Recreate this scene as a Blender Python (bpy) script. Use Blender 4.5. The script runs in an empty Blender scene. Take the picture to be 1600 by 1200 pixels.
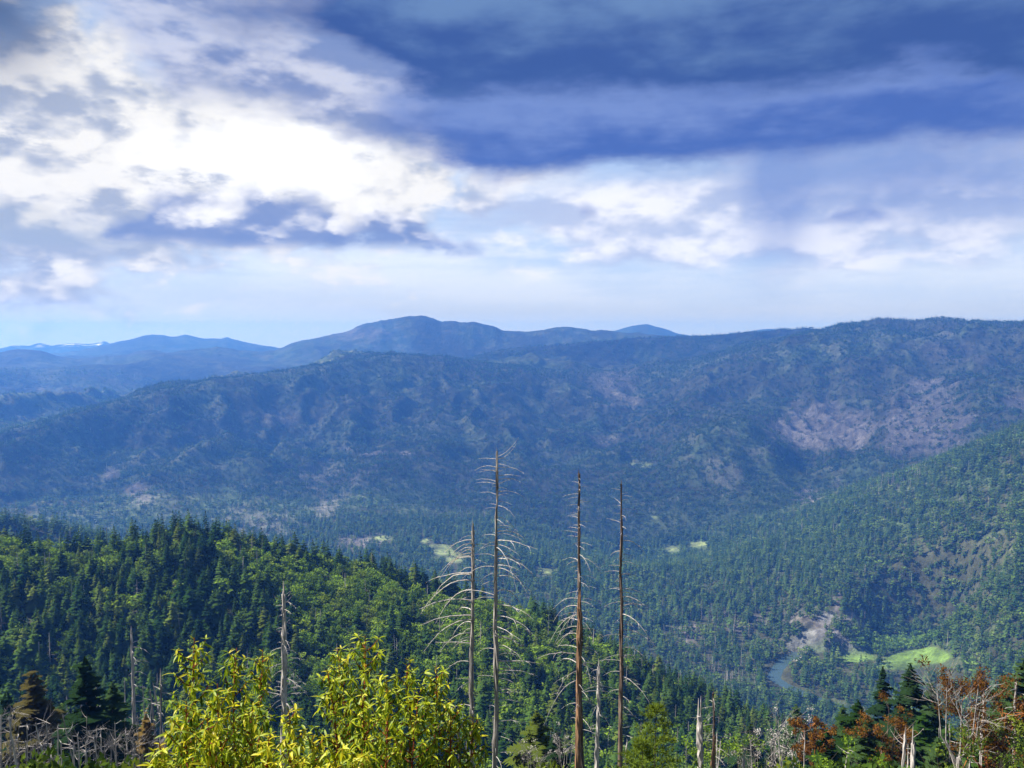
import bpy, math, random
import numpy as np
from mathutils import Vector

random.seed(7)
RNG = np.random.default_rng(7)
SC = bpy.context.scene
COL = SC.collection
R = math.radians

# ------------------------------------------------------------------ camera
F_PX = 1256.0                      # focal length in photograph pixels (1600 wide)
PITCH = math.atan(76.0 / F_PX)     # the true horizon lies 76 px above the picture centre
cam_d = bpy.data.cameras.new("camera")
cam = bpy.data.objects.new("camera", cam_d)
COL.objects.link(cam)
cam_d.sensor_width = 36.0
cam_d.lens = 36.0 * F_PX / 1600.0
cam_d.clip_start = 0.1
cam_d.clip_end = 120000.0
cam.location = (0, 0, 0)
cam.rotation_euler = (math.pi / 2 - PITCH, 0, 0)
SC.camera = cam
SC.render.resolution_x, SC.render.resolution_y = 1024, 768

CP, SP = math.cos(PITCH), math.sin(PITCH)

def pix_dir(px, py):
    """photograph pixel -> (azimuth, tangent of elevation)"""
    a = (np.asarray(px, float) - 800) / F_PX
    b = (600 - np.asarray(py, float)) / F_PX
    x = a
    y = CP + b * SP
    z = -SP + b * CP
    return np.arctan2(x, y), z / np.hypot(x, y)

def project(x, y, z):
    fw = y * CP - z * SP
    up = y * SP + z * CP
    fw = np.where(fw < 1e-3, 1e-3, fw)
    return 800 + F_PX * x / fw, 600 - F_PX * up / fw

# ------------------------------------------------------------------ colour management / render
vs = SC.view_settings
vs.view_transform = 'Standard'
vs.look = 'None'
EXPOSURE = 1.35
vs.exposure = EXPOSURE
vs.gamma = 1.0
vs.use_curve_mapping = False
cy = SC.cycles
cy.max_bounces = 5
cy.diffuse_bounces = 2
cy.glossy_bounces = 2
cy.transmission_bounces = 3
cy.transparent_max_bounces = 4
cy.volume_bounces = 0
cy.use_denoising = True
cy.caustics_reflective = False
cy.caustics_refractive = False

# ------------------------------------------------------------------ sun
SUN_AZ, SUN_EL = R(-78), R(45)     # azimuth measured from +Y (view) towards +X
sun_dir = Vector((math.sin(SUN_AZ) * math.cos(SUN_EL), math.cos(SUN_AZ) * math.cos(SUN_EL), math.sin(SUN_EL)))
sd = bpy.data.lights.new("sun", 'SUN')
sd.energy = 5.0
sd.angle = R(0.6)
sd.color = (1.0, 0.955, 0.89)
sun = bpy.data.objects.new("sun", sd)
COL.objects.link(sun)
sun.rotation_euler = (-sun_dir).to_track_quat('-Z', 'Y').to_euler()
sun.location = (0, 0, 400)

# ------------------------------------------------------------------ world: sky with storm clouds
def lin(r, g, b):
    def c(v):
        v /= 255.0
        return v / 12.92 if v <= 0.04045 else ((v + 0.055) / 1.055) ** 2.4
    return (c(r), c(g), c(b))

class Graph:
    """small helper that writes shader maths as node graphs"""
    def __init__(self, nt):
        self.nt = nt
    def node(self, typ, **kw):
        n = self.nt.nodes.new(typ)
        for k, v in kw.items():
            setattr(n, k, v)
        return n
    def put(self, sock, v):
        if isinstance(v, Val):
            self.nt.links.new(v.s, sock)
        elif v is not None:
            sock.default_value = v
    def math(self, op, a, b=None, c=None, clamp=False):
        n = self.node('ShaderNodeMath', operation=op, use_clamp=clamp)
        self.put(n.inputs[0], a)
        if b is not None: self.put(n.inputs[1], b)
        if c is not None: self.put(n.inputs[2], c)
        return Val(self, n.outputs[0])
    def smooth(self, x, lo, hi, a=0.0, b=1.0):
        n = self.node('ShaderNodeMapRange', interpolation_type='SMOOTHSTEP')
        self.put(n.inputs['Value'], x)
        self.put(n.inputs['From Min'], lo); self.put(n.inputs['From Max'], hi)
        self.put(n.inputs['To Min'], a); self.put(n.inputs['To Max'], b)
        return Val(self, n.outputs['Result'])
    def xyz(self, x, y, z):
        n = self.node('ShaderNodeCombineXYZ')
        for i, v in enumerate((x, y, z)):
            self.put(n.inputs[i], v)
        return Val(self, n.outputs[0])
    def noise(self, vec, scale, detail=6.0, rough=0.55, dist=0.0, lac=2.0):
        n = self.node('ShaderNodeTexNoise', noise_dimensions='3D')
        self.put(n.inputs['Vector'], vec)
        n.inputs['Scale'].default_value = scale
        n.inputs['Detail'].default_value = detail
        n.inputs['Roughness'].default_value = rough
        n.inputs['Distortion'].default_value = dist
        n.inputs['Lacunarity'].default_value = lac
        return Val(self, n.outputs['Fac'])
    def mix(self, f, a, b):
        n = self.node('ShaderNodeMix', data_type='RGBA')
        self.put(n.inputs['Factor'], f)
        for s, v in ((n.inputs[6], a), (n.inputs[7], b)):
            if isinstance(v, Val): self.nt.links.new(v.s, s)
            else: s.default_value = (v[0], v[1], v[2], 1)
        return Val(self, n.outputs[2])
    def curve(self, x, pts):
        """x is already 0..1; pts (0..1, 0..1)"""
        n = self.node('ShaderNodeFloatCurve')
        c = n.mapping.curves[0]
        while len(c.points) < len(pts):
            c.points.new(0.5, 0.5)
        for p, (u, v) in zip(c.points, sorted(pts)):
            p.location = (u, v)
            p.handle_type = 'AUTO_CLAMPED'
        n.mapping.extend = 'HORIZONTAL'
        n.mapping.update()
        self.put(n.inputs['Value'], x)
        return Val(self, n.outputs[0])

class Val:
    def __init__(self, g, s):
        self.g, self.s = g, s
    def __add__(self, o): return self.g.math('ADD', self, o)
    def __radd__(self, o): return self.g.math('ADD', o, self)
    def __sub__(self, o): return self.g.math('SUBTRACT', self, o)
    def __rsub__(self, o): return self.g.math('SUBTRACT', o, self)
    def __mul__(self, o): return self.g.math('MULTIPLY', self, o)
    def __rmul__(self, o): return self.g.math('MULTIPLY', o, self)
    def __truediv__(self, o): return self.g.math('DIVIDE', self, o)

world = bpy.data.worlds.new("World")
SC.world = world
world.use_nodes = True
world.cycles.sampling_method = 'MANUAL'
world.cycles.sample_map_resolution = 512
wt = world.node_tree
wt.nodes.clear()
g = Graph(wt)
SKY_STRENGTH = 0.1
K = 1.0 / SKY_STRENGTH / 2 ** EXPOSURE

def sc(rgb, k=1.0):
    c = lin(*rgb)
    return (c[0] * K * k, c[1] * K * k, c[2] * K * k)

tc = g.node('ShaderNodeTexCoord')
sep = g.node('ShaderNodeSeparateXYZ')
wt.links.new(tc.outputs['Generated'], sep.inputs[0])
dx, dy, dz = (Val(g, sep.outputs[i]) for i in range(3))
az = g.math('ARCTAN2', dx, dy)
el = g.math('ARCSINE', dz)
# cloud coordinates: flattened so that billows are wider than tall near the horizon
pv = g.xyz(dx, dy, dz * 2.4)
nL = g.noise(pv, 2.6, 2.0, 0.5) - 0.5
nM = g.noise(pv, 6.5, 5.0, 0.56) - 0.5
nF = g.noise(pv, 17.0, 6.0, 0.66) - 0.5
pflat = g.xyz(dx, dy, dz * 9.0)
nS = g.noise(pflat, 3.2, 4.0, 0.55) - 0.5      # long horizontal streaks
# light side of the billows: the density a little lower (towards the hidden sun) minus the density here
pv_up = g.xyz(dx + 0.004, dy, dz * 2.4 + 0.045)
nM_up = g.noise(pv_up, 6.5, 4.0, 0.56) - 0.5
relief = (nM - nM_up)
# rounded cauliflower billows for the cumulus
def puff(du, dv):
    n = g.node('ShaderNodeTexVoronoi', voronoi_dimensions='2D', feature='SMOOTH_F1')
    g.put(n.inputs['Vector'], g.xyz(az + nM * 0.10 + du, el * 1.35 + nF * 0.05 + dv, 0.0))
    n.inputs['Scale'].default_value = 15.0; n.inputs['Detail'].default_value = 2.0; n.inputs['Roughness'].default_value = 0.5
    n.inputs['Smoothness'].default_value = 0.8
    return 0.55 - Val(g, n.outputs['Distance'])
pf = puff(0.0, 0.0)
pf_lit = pf - puff(0.010, -0.022)          # bright towards the upper left, grey underneath

def ae(px, py):
    t, s = pix_dir(px, py)
    return float(t), float(math.atan(s))

A0, A1, E0, E1 = -0.75, 0.75, -0.05, 0.55
azn = (az + nL * 0.10 + nM * 0.10 - A0) / (A1 - A0)
def edge(pts):
    q = []
    for px, py in pts:
        a, e = ae(px, py)
        q.append(((a - A0) / (A1 - A0), (e - E0) / (E1 - E0)))
    return g.curve(azn, q) * (E1 - E0) + E0

def blob(px, py, wx, wy, wob=1.0):
    a, e = ae(px, py)
    u = (az + nM * (0.16 * wob) + nF * (0.06 * wob) - a) / (wx / F_PX)
    v = (el + nM * (0.09 * wob) + nF * (0.05 * wob) - e) / (wy / F_PX)
    return g.math('EXPONENT', (u * u + v * v) * -1.0)

sky_tex = g.node('ShaderNodeTexSky', sky_type='NISHITA')
sky_tex.sun_disc = False
sky_tex.sun_elevation = SUN_EL
sky_tex.sun_rotation = SUN_AZ
sky_tex.altitude = 1200
sky_tex.air_density = 1.2
sky_tex.dust_density = 1.5
base = Val(g, sky_tex.outputs[0])

# thin high veil over the clear sky, whiter between the clouds
veil = g.mix(g.smooth(nS + nM * 0.5, -0.16, 0.20), sc((176, 199, 236)), sc((236, 239, 247)))
c = g.mix(0.86, base, veil)
hz = g.smooth(el, 0.015, 0.12)
c = g.mix((1.0 - hz) * 0.85, c, sc((214, 225, 243), 1.12))
c = g.mix(g.smooth(el, 0.030, -0.004) * 0.6, c, sc((226, 232, 242), 1.25))
# bright broken cumulus with the sun behind it
glow = blob(405, 255, 250, 95, 1.2)
col_cum = g.mix(g.smooth(pf_lit * 0.45 + relief * 1.7 + nF * 0.85 + glow * 0.45, -0.20, 0.32), sc((176, 186, 206)), sc((250, 248, 244), 1.04))
a_cum = g.smooth(g.math('MAXIMUM', blob(350, 250, 420, 150), blob(60, 260, 260, 210)) + nM * 0.6 + pf * 0.35 + nF * 0.4, 0.24, 0.50)
c = g.mix(a_cum, c, col_cum)
c = g.mix(g.smooth(glow + pf * 0.25 + nF * 0.5, 0.46, 1.0), c, sc((255, 254, 252), 1.2))
# second bright bank, right of centre under the decks
a_b2 = g.smooth(g.math('MAXIMUM', blob(1060, 345, 420, 75), blob(1440, 330, 190, 80)) + nM * 0.75 + nF * 0.3, 0.25, 0.75)
c = g.mix(a_b2 * 0.9, c, g.mix(g.smooth(relief * 1.8 + pf_lit * 0.3 + nF * 0.55, -0.22, 0.3), sc((190, 202, 232)), sc((246, 246, 252), 1.1)))
# low cumulus row with flat blue-grey bases
def cumulus(px, base_py, wx, hy, dark, lite, amp=1.0):
    global c
    a, e = ae(px, base_py)
    t = el - e + nM * 0.012
    u = (az - a + nM * 0.06) / (wx / F_PX)
    top = (1.0 - u * u) * (hy / F_PX) + nM * (0.07 * amp) + pf * (0.055 * amp) + nF * (0.03 * amp)
    alpha = g.smooth(t + nF * 0.012, -0.008, 0.010) * g.smooth(top - t, -0.004, 0.030)
    shade = g.smooth(t / (hy / F_PX) + pf_lit * 0.9 + relief * 2.2 + nF * 0.7, 0.22, 1.10)
    c = g.mix(alpha * 0.94, c, g.mix(shade, dark, lite))
dk = sc((128, 148, 196)); lt = sc((250, 249, 250), 1.1)
cumulus(70, 388, 130, 75, sc((170, 184, 206)), sc((232, 232, 230)))
cumulus(300, 380, 130, 96, dk, lt)
cumulus(440, 385, 110, 118, dk, lt)
cumulus(590, 388, 140, 78, dk, lt)
cumulus(700, 397, 80, 46, sc((126, 148, 208)), sc((205, 212, 236)))
cumulus(150, 464, 48, 34, sc((196, 206, 222)), sc((244, 243, 240)), 0.5)
cumulus(922, 335, 26, 24, sc((150, 165, 212)), sc((190, 200, 230)), 0.5)
cumulus(1330, 345, 60, 40, sc((134, 152, 208)), sc((190, 202, 232)), 0.7)
# lilac grey middle layer
lil = g.mix(g.smooth(relief * 2.2 + nF * 0.7, -0.2, 0.3), sc((122, 141, 190)), sc((205, 210, 230)))
tl = el + nM * 0.10 + nF * 0.06 - edge([(-200, -90), (0, -60), (130, 20), (230, 100), (290, 160), (400, 190), (520, 232), (640, 262), (900, 282), (1600, 250)])
c = g.mix(g.smooth(tl, -0.012, 0.05) * 0.9, c, lil)
# lower storm deck, darkest along its base, with a soft rain shaft
def deck(pts, dark, lite, a_left, soft, reach, wob=1.0):
    global c
    t = el + nM * (0.055 * wob) + nF * (0.025 * wob) + nS * 0.03 - edge(pts)
    alpha = g.smooth(t, -soft, soft * 2.0)
    if a_left is not None:
        alpha = alpha * g.smooth(az + nM * 0.35 + nF * 0.12, a_left[0], a_left[1])
    shade = g.smooth(t + nM * 0.07 + nS * 0.07 + relief * 0.10, reach[0], reach[1])
    c = g.mix(alpha, c, g.mix(shade, dark, lite))
rain_a = g.smooth(g.noise(g.xyz(dx * 9.0, dy * 9.0, dz * 0.7), 3.0, 1.0, 0.5), 0.35, 0.65)
rz = blob(1212, 300, 46, 110, 0.05) * 0.75 + blob(1500, 270, 190, 70, 0.4) * 0.75 + blob(1300, 265, 140, 50, 0.3) * 0.5
c = g.mix(g.math('MINIMUM', rz * (0.85 + rain_a * 0.2), 0.8), c, sc((122, 148, 208)))
deck([(-300, 250), (500, 225), (640, 245), (720, 262), (820, 266), (1000, 268), (1100, 258), (1180, 248), (1300, 236), (1450, 222), (1600, 208), (1900, 200)],
     sc((76, 106, 180)), sc((120, 144, 204)), (-0.20, -0.02), 0.010, (0.012, 0.088))
deck([(-300, 60), (300, 50), (480, 66), (600, 100), (660, 132), (760, 150), (900, 146), (1050, 140), (1180, 146), (1270, 130), (1360, 118), (1450, 122), (1600, 128), (1900, 120)],
     sc((60, 88, 152)), sc((106, 137, 184)), (-0.44, -0.20), 0.012, (0.022, 0.13), 1.25)
c = g.mix(blob(-10, 15, 75, 75, 0.5) * 0.85, c, sc((56, 78, 118)))
bg = g.node('ShaderNodeBackground')
wt.links.new(c.s, bg.inputs['Color'])
bg.inputs['Strength'].default_value = SKY_STRENGTH
wo = g.node('ShaderNodeOutputWorld')
wt.links.new(bg.outputs[0], wo.inputs[0])
#@@SKY_END

# ================================================================== terrain
def _hash(ix, iy, seed):
    h = (ix.astype(np.int64) * 374761393 + iy.astype(np.int64) * 668265263 + seed * 974634777) & 0xFFFFFFFF
    h = ((h ^ (h >> 13)) * 1274126177) & 0xFFFFFFFF
    h = (h ^ (h >> 16)) & 0xFFFFFFFF
    return h / 4294967295.0

def vnoise(x, y, seed=0):
    ix, iy = np.floor(x), np.floor(y)
    fx, fy = x - ix, y - iy
    fx = fx * fx * fx * (fx * (fx * 6 - 15) + 10)
    fy = fy * fy * fy * (fy * (fy * 6 - 15) + 10)
    a = _hash(ix, iy, seed); b = _hash(ix + 1, iy, seed)
    c_ = _hash(ix, iy + 1, seed); d = _hash(ix + 1, iy + 1, seed)
    return (a + (b - a) * fx) * (1 - fy) + (c_ + (d - c_) * fx) * fy

def fbm(x, y, octaves=5, seed=0, gain=0.5):
    v = np.zeros_like(x, dtype=float); amp = 1.0; tot = 0
    for o in range(octaves):
        v += amp * (vnoise(x, y, seed + o * 17) * 2 - 1); tot += amp
        x, y = x * 1.93 + 5.3, y * 2.07 - 3.1
        amp *= gain
    return v / tot

def ridged(x, y, octaves=5, seed=0, gain=0.5):
    v = np.zeros_like(x, dtype=float); amp = 1.0; tot = 0
    for o in range(octaves):
        v += amp * (1 - np.abs(vnoise(x, y, seed + o * 31) * 2 - 1)) ** 1.6; tot += amp
        x, y = x * 1.97 + 9.7, y * 2.03 + 2.2
        amp *= gain
    return v / tot

def sstep(a, b, x):
    t = np.clip((x - a) / (b - a), 0, 1)
    return t * t * (3 - 2 * t)

# profile knots: each layer is a line across the picture (px, distance, 'y' picture row or 'z' metres)
def layer(pts):
    th, rr, zz = [], [], []
    for px, r, k, v in pts:
        if k == 'y':
            t, s = pix_dir(px, v)
            th.append(float(t)); rr.append(r); zz.append(float(s) * r)
        else:
            th.append(math.atan((px - 800) / F_PX)); rr.append(r); zz.append(v)
    o = np.argsort(th)
    return np.array(th)[o], np.array(rr)[o], np.array(zz)[o]

def flat(r, z):
    return [(-900, r, 'z', z), (2500, r, 'z', z)]

def ys(r, pts):
    out = []
    for p in pts:
        out.append((p[0], p[2] if len(p) > 2 else r, 'y', p[1]))
    return out

SPUR = [(-500, 880, 640), (-200, 876, 640), (0, 872, 640), (100, 882, 630), (180, 874, 620), (280, 853, 610), (340, 857, 610), (420, 876, 610), (500, 893, 605),
        (600, 912, 600), (680, 938, 600), (760, 962, 595), (850, 984, 590), (900, 1006, 590), (960, 1038, 585), (1040, 1078, 580), (1100, 1108, 575), (1150, 1128, 570),
        (1230, 1168, 560), (1320, 1225, 550), (1450, 1270, 540), (1700, 1290, 540), (2200, 1290, 540)]
LAY = [
    flat(0.3, -1.62),
    flat(2.0, -1.75),
    flat(14.0, -9.4),
    flat(60.0, -38.5),
    flat(150.0, -91.0),
    [(-900, 300, 'z', -170), (200, 300, 'z', -176), (700, 300, 'z', -182), (1200, 300, 'z', -188), (1700, 300, 'z', -184), (2500, 300, 'z', -170)],
    [(-500, 430, 'z', -182), (200, 430, 'z', -184), (500, 430, 'z', -192), (800, 430, 'z', -206), (1100, 430, 'z', -236), (1300, 430, 'z', -262), (1700, 430, 'z', -262), (2200, 430, 'z', -250)],
    ys(610, SPUR),
    [(-500, 900, 'z', -330), (0, 900, 'z', -330), (500, 900, 'z', -370), (900, 900, 'z', -430), (1250, 900, 'z', -500), (1700, 900, 'z', -470), (2200, 900, 'z', -420)],
    [(-500, 1230, 'z', -400), (0, 1230, 'z', -420), (300, 1230, 'z', -470), (600, 1230, 'z', -560), (1000, 1230, 'z', -592), (1300, 1230, 'z', -598), (1450, 1230, 'z', -575), (1600, 1230, 'z', -505), (1900, 1230, 'z', -430)],
    [(-500, 1500, 'y', 800), (-100, 1500, 'y', 806), (0, 1500, 'y', 816), (90, 1500, 'y', 830), (180, 1500, 'y', 852), (300, 1500, 'z', -470), (480, 1500, 'z', -560), (700, 1500, 'z', -596),
     (1000, 1500, 'z', -600), (1200, 1500, 'z', -603), (1330, 1500, 'z', -602), (1460, 1500, 'z', -590), (1600, 1500, 'z', -455), (1900, 1500, 'z', -390)],
    [(-500, 2000, 'z', -560), (0, 2000, 'z', -570), (500, 2000, 'z', -585), (900, 2000, 'z', -594), (1100, 2000, 'z', -585), (1250, 2000, 'z', -545), (1400, 2000, 'z', -480), (1600, 2000, 'z', -345), (1900, 2000, 'z', -290)],
    [(-500, 2500, 'z', -575), (0, 2500, 'z', -578), (450, 2500, 'z', -590), (800, 2500, 'z', -598), (1000, 2450, 'y', 884), (1130, 2450, 'y', 852), (1240, 2500, 'y', 818), (1300, 2500, 'y', 790), (1400, 2500, 'y', 752), (1500, 2500, 'y', 710),
     (1600, 2500, 'y', 668), (1750, 2500, 'y', 610), (2200, 2500, 'y', 560)],
    [(-500, 3200, 'z', -560), (0, 3200, 'z', -545), (300, 3200, 'z', -555), (600, 3200, 'z', -585), (800, 3200, 'z', -590), (1000, 3200, 'z', -570), (1150, 3200, 'z', -560), (1260, 3200, 'z', -575), (1350, 3200, 'z', -540), (1450, 3200, 'z', -480), (1600, 3200, 'z', -370), (1900, 3200, 'z', -260)],
    [(-500, 3600, 'z', -500), (0, 3600, 'y', 690), (300, 4000, 'y', 690), (600, 4300, 'y', 668), (800, 4300, 'y', 675), (1000, 4300, 'y', 680), (1150, 4300, 'y', 664), (1300, 4200, 'y', 640), (1450, 4200, 'y', 628), (1600, 4200, 'y', 596), (1900, 4200, 'y', 580)],
    ys(5700, [(-500, 800, 3700), (-200, 726, 3700), (0, 679, 3900), (100, 650, 4150), (200, 626, 4450), (270, 607, 4650), (340, 593, 4850), (400, 583, 5000), (450, 577, 5150), (540, 565, 5450), (590, 555, 5600), (620, 552, 5650), (690, 556, 5750), (760, 566, 5850), (850, 578, 5850),
              (950, 588, 5750), (1050, 573, 5750), (1150, 548, 5800), (1230, 528, 5850), (1270, 518, 5850), (1310, 507, 5850), (1380, 496, 5900), (1430, 500, 5900), (1470, 498, 5900), (1540, 501, 5900), (1600, 503, 5900), (1750, 512, 5900), (2200, 540, 5900)]),
    [(-500, 6700, 'z', -480), (200, 6700, 'z', -470), (500, 6700, 'z', -330), (760, 6700, 'z', -240), (1000, 6700, 'z', -180), (1300, 6700, 'z', 0), (1600, 6700, 'z', 0), (2200, 6700, 'z', -100)],
    ys(7300, [(-500, 560), (-200, 572), (0, 580), (30, 584), (60, 592), (100, 588), (135, 590), (200, 602), (240, 612), (300, 632), (400, 640), (520, 630), (640, 590), (700, 565), (780, 547), (850, 540), (950, 532), (1000, 527), (1100, 524), (1180, 518), (1260, 512), (1320, 520), (1600, 540), (2200, 545)]),
    flat(8100, -260),
    ys(9200, [(-500, 545), (-200, 540), (0, 549), (40, 544), (70, 549), (90, 554), (120, 561), (160, 556), (200, 557), (215, 552), (260, 550), (300, 546), (340, 541), (370, 546), (400, 549), (430, 546), (450, 538), (480, 530), (510, 524), (540, 518), (570, 506), (610, 498), (640, 494), (665, 493), (690, 501),
               (740, 503), (770, 509), (790, 516), (820, 518), (850, 515), (870, 512), (890, 511), (920, 515), (950, 518), (1000, 521), (1050, 525), (1200, 524), (1600, 530), (2200, 540)]),
    flat(10800, -260),
    ys(12800, [(-500, 546), (0, 556), (90, 552), (130, 546), (165, 538), (200, 531), (225, 525), (240, 523), (258, 524), (275, 526), (290, 523), (320, 529), (345, 530), (355, 527), (380, 534), (420, 541), (470, 550), (600, 552), (900, 530), (930, 522), (960, 517), (985, 510), (1010, 507), (1030, 511), (1060, 521), (1100, 527), (1150, 520), (1200, 514), (1260, 519), (1400, 530), (2200, 540)]),
    flat(14500, -300),
    ys(16300, [(-500, 540), (-200, 536), (0, 544), (20, 540), (45, 541), (62, 535), (80, 540), (100, 538), (115, 536), (130, 538), (150, 536), (163, 533), (180, 541), (210, 543), (400, 549), (800, 545), (1600, 545), (2200, 540)]),
    flat(17500, -500),
]
LAYERS = [layer(l) for l in LAY]

fine = np.linspace(R(-43), R(43), 600)
coarse = np.linspace(R(43), R(317), 82)[1:-1]
TH = np.concatenate([fine, coarse])                       # columns, full circle
def logseg(a, b, n): return np.exp(np.linspace(math.log(a), math.log(b), n, endpoint=False))
RR = np.concatenate([logseg(0.3, 60, 46), logseg(60, 300, 70), logseg(300, 1000, 170), logseg(1000, 2700, 250), logseg(2700, 6500, 300),
                     logseg(6500, 8100, 60), logseg(8100, 10800, 110), logseg(10800, 14500, 60), logseg(14500, 17500, 50), [17500.0]])
NT, NR = len(TH), len(RR)
# the sector behind the camera simply carries on with the side values
TH_EVAL = np.where(TH > math.pi, TH - 2 * math.pi, TH)
LR = np.log(RR)
KR = np.array([np.interp(TH_EVAL, l[0], l[1]) for l in LAYERS])      # (knots, NT)
KZ = np.array([np.interp(TH_EVAL, l[0], l[2]) for l in LAYERS])
back = sstep(R(60), R(120), np.abs(TH_EVAL))                         # behind the viewpoint the hill rises a little
KZ[2] = KZ[2] * (1 - back) + 2.0 * back
KZ[3] = KZ[3] * (1 - back) + 12.0 * back
KZ[4] = KZ[4] * (1 - back) + 10.0 * back
for k in range(5, len(KZ)):
    KZ[k] = KZ[k] * (1 - back) + (-60.0 - 10 * k) * back

for k, j_ in ((15, 9.0), (17, 12.0), (19, 16.0), (21, 14.0), (23, 14.0)):          # small knobs along the far crests
    KZ[k] += j_ * fbm(TH_EVAL * 90 + 7 * k, TH_EVAL * 0 + k, 4, 40 + k, 0.6)
def pchip(xk, yk, x):
    h = np.diff(xk); d = np.diff(yk) / h
    m = np.zeros_like(yk)
    w1 = 2 * h[1:] + h[:-1]; w2 = h[1:] + 2 * h[:-1]
    ok = d[:-1] * d[1:] > 0
    with np.errstate(divide='ignore', invalid='ignore'):
        mm = (w1 + w2) / (w1 / d[:-1] + w2 / d[1:])
    m[1:-1] = np.where(ok, mm, 0)
    m[0], m[-1] = d[0], d[-1]
    i = np.clip(np.searchsorted(xk, x) - 1, 0, len(h) - 1)
    t = (x - xk[i]) / h[i]
    return (yk[i] * (1 + 2 * t) * (1 - t) ** 2 + h[i] * m[i] * t * (1 - t) ** 2 + yk[i + 1] * t * t * (3 - 2 * t) + h[i] * m[i + 1] * t * t * (t - 1))

Z = np.zeros((NT, NR)); KPOS = np.zeros((NT, NR))
for i in range(NT):
    lk = np.log(KR[:, i])
    Z[i] = pchip(lk, KZ[:, i], LR)
    KPOS[i] = np.interp(LR, lk, np.arange(len(LAYERS)))
TT, RG = np.meshgrid(TH, RR, indexing='ij')
X, Y = RG * np.sin(TT), RG * np.cos(TT)

CREST = {7: 0.20, 12: 0.30, 15: 0.06, 17: 0.06, 19: 0.05, 21: 0.05, 23: 0.05}
taper = np.ones_like(Z)                                  # relief noise fades out on the crests read from the picture
for k, keep in CREST.items():
    taper *= keep + (1 - keep) * sstep(0.0, 0.55, np.abs(KPOS - k))
amp_n = np.interp(LR, np.log([0.3, 5, 60, 300, 450, 900, 1300, 1700, 2300, 3000, 4000, 5500, 7000, 9000, 13000, 17500]),
                  [0.0, 0.15, 0.8, 3, 9, 14, 7, 5, 18, 75, 265, 290, 150, 190, 170, 150])
wl = np.interp(LR, np.log([0.3, 60, 300, 900, 2000, 3000, 5500, 9000, 18000, 38000]), [6, 22, 90, 190, 320, 620, 900, 1200, 2200, 3200])
# a few fixed wavelengths, blended by distance
def nz(w, seed): return ridged(X / w + 40 + 0.35 * fbm(X / w, Y / w, 3, seed + 2), Y / (w * 1.7) + 11, 5, seed) - 0.55
N1, N2, N3 = nz(14.0, 3), nz(170.0, 5), nz(760.0, 9)
N4 = nz(1500.0, 13)
b1 = sstep(math.log(150), math.log(40), LR); b4 = sstep(math.log(6500), math.log(8200), LR)
b3 = sstep(math.log(1900), math.log(3000), LR) * (1 - b4); b2 = 1 - b1 - b3 - b4
Z += taper * amp_n * (N1 * b1 + N2 * b2 + N3 * b3 + N4 * b4)
# spurs and ravines running down the big ridge
spur_n = ridged(X / 640 + 0.00012 * Y + 0.5 * fbm(X / 900, Y / 900, 3, 57), Y / 5200 + 3.7, 3, 59, 0.45) - 0.5
Z += taper * 190 * spur_n * sstep(2700, 3700, RG) * (1 - sstep(6200, 6800, RG))
Z += taper * (0.15 * b3 * amp_n) * fbm(X / 120, Y / 120, 4, 21)
PX, PY = project(X, Y, Z)

def knoll(px, py, r, wt, wr, h):
    """a rounded hill: placed by azimuth and distance, size in metres"""
    global Z
    t = float(pix_dir(px, py)[0])
    q = ((TT - t) * r / wt) ** 2 + ((RG - r) / wr) ** 2
    Z += h * np.exp(-q)
knoll(335, 660, 3650, 260, 330, 75)
knoll(560, 640, 4300, 200, 420, 60)
knoll(730, 590, 4900, 300, 420, 70)
knoll(1140, 715, 3500, 230, 320, 60)
knoll(960, 640, 4500, 210, 500, -70)
knoll(1000, 600, 5200, 230, 500, -60)
knoll(1255, 760, 3600, 90, 480, -45)
knoll(450, 600, 4600, 150, 380, -45)
# river cliffs: the slope behind the gravel bar stands up steeply
t_c = float(pix_dir(1285, 985)[0])
cl = np.exp(-((TT - t_c) * 1620 / 78) ** 4)
Z += cl * 30 * sstep(1592, 1618, RG + 14 * fbm(X / 30, Y / 30, 3, 5)) * (1 - sstep(1690, 1900, RG))
# flat river ground and the river bed
def zpt(px, py, z):
    t, s = pix_dir(px, py); r = z / float(s)
    return np.array([r * math.sin(float(t)), r * math.cos(float(t))])
WATER_Z = -604.0
RIV_PX = [(1360, 1120), (1280, 1094), (1228, 1072), (1209, 1060), (1215, 1045), (1228, 1030), (1246, 1021), (1268, 1013), (1300, 1005), (1335, 1001), (1385, 999), (1440, 996)]
RIV = np.array([zpt(a, b, WATER_Z) for a, b in RIV_PX])
def river_dist(x, y):
    d = np.full(x.shape, 1e9)
    for a, b in zip(RIV[:-1], RIV[1:]):
        ab = b - a; L2 = ab @ ab
        t = np.clip(((x - a[0]) * ab[0] + (y - a[1]) * ab[1]) / L2, 0, 1)
        d = np.minimum(d, np.hypot(x - a[0] - t * ab[0], y - a[1] - t * ab[1]))
    return d
near_r = (RG > 1100) & (RG < 1900) & (np.abs(TT - t_c) < 0.35)
RD = np.full_like(Z, 1e4)
RD[near_r] = river_dist(X[near_r], Y[near_r])
flatw = 1 - sstep(45, 150, RD)
flatw *= 1 - cl * sstep(1585, 1610, RG)
Z = Z * (1 - flatw) + (-601.5 + 0.8 * fbm(X / 25, Y / 25, 3, 8)) * flatw
Z -= 5.0 * (1 - sstep(8, 14, RD))
PX, PY = project(X, Y, Z)

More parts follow.
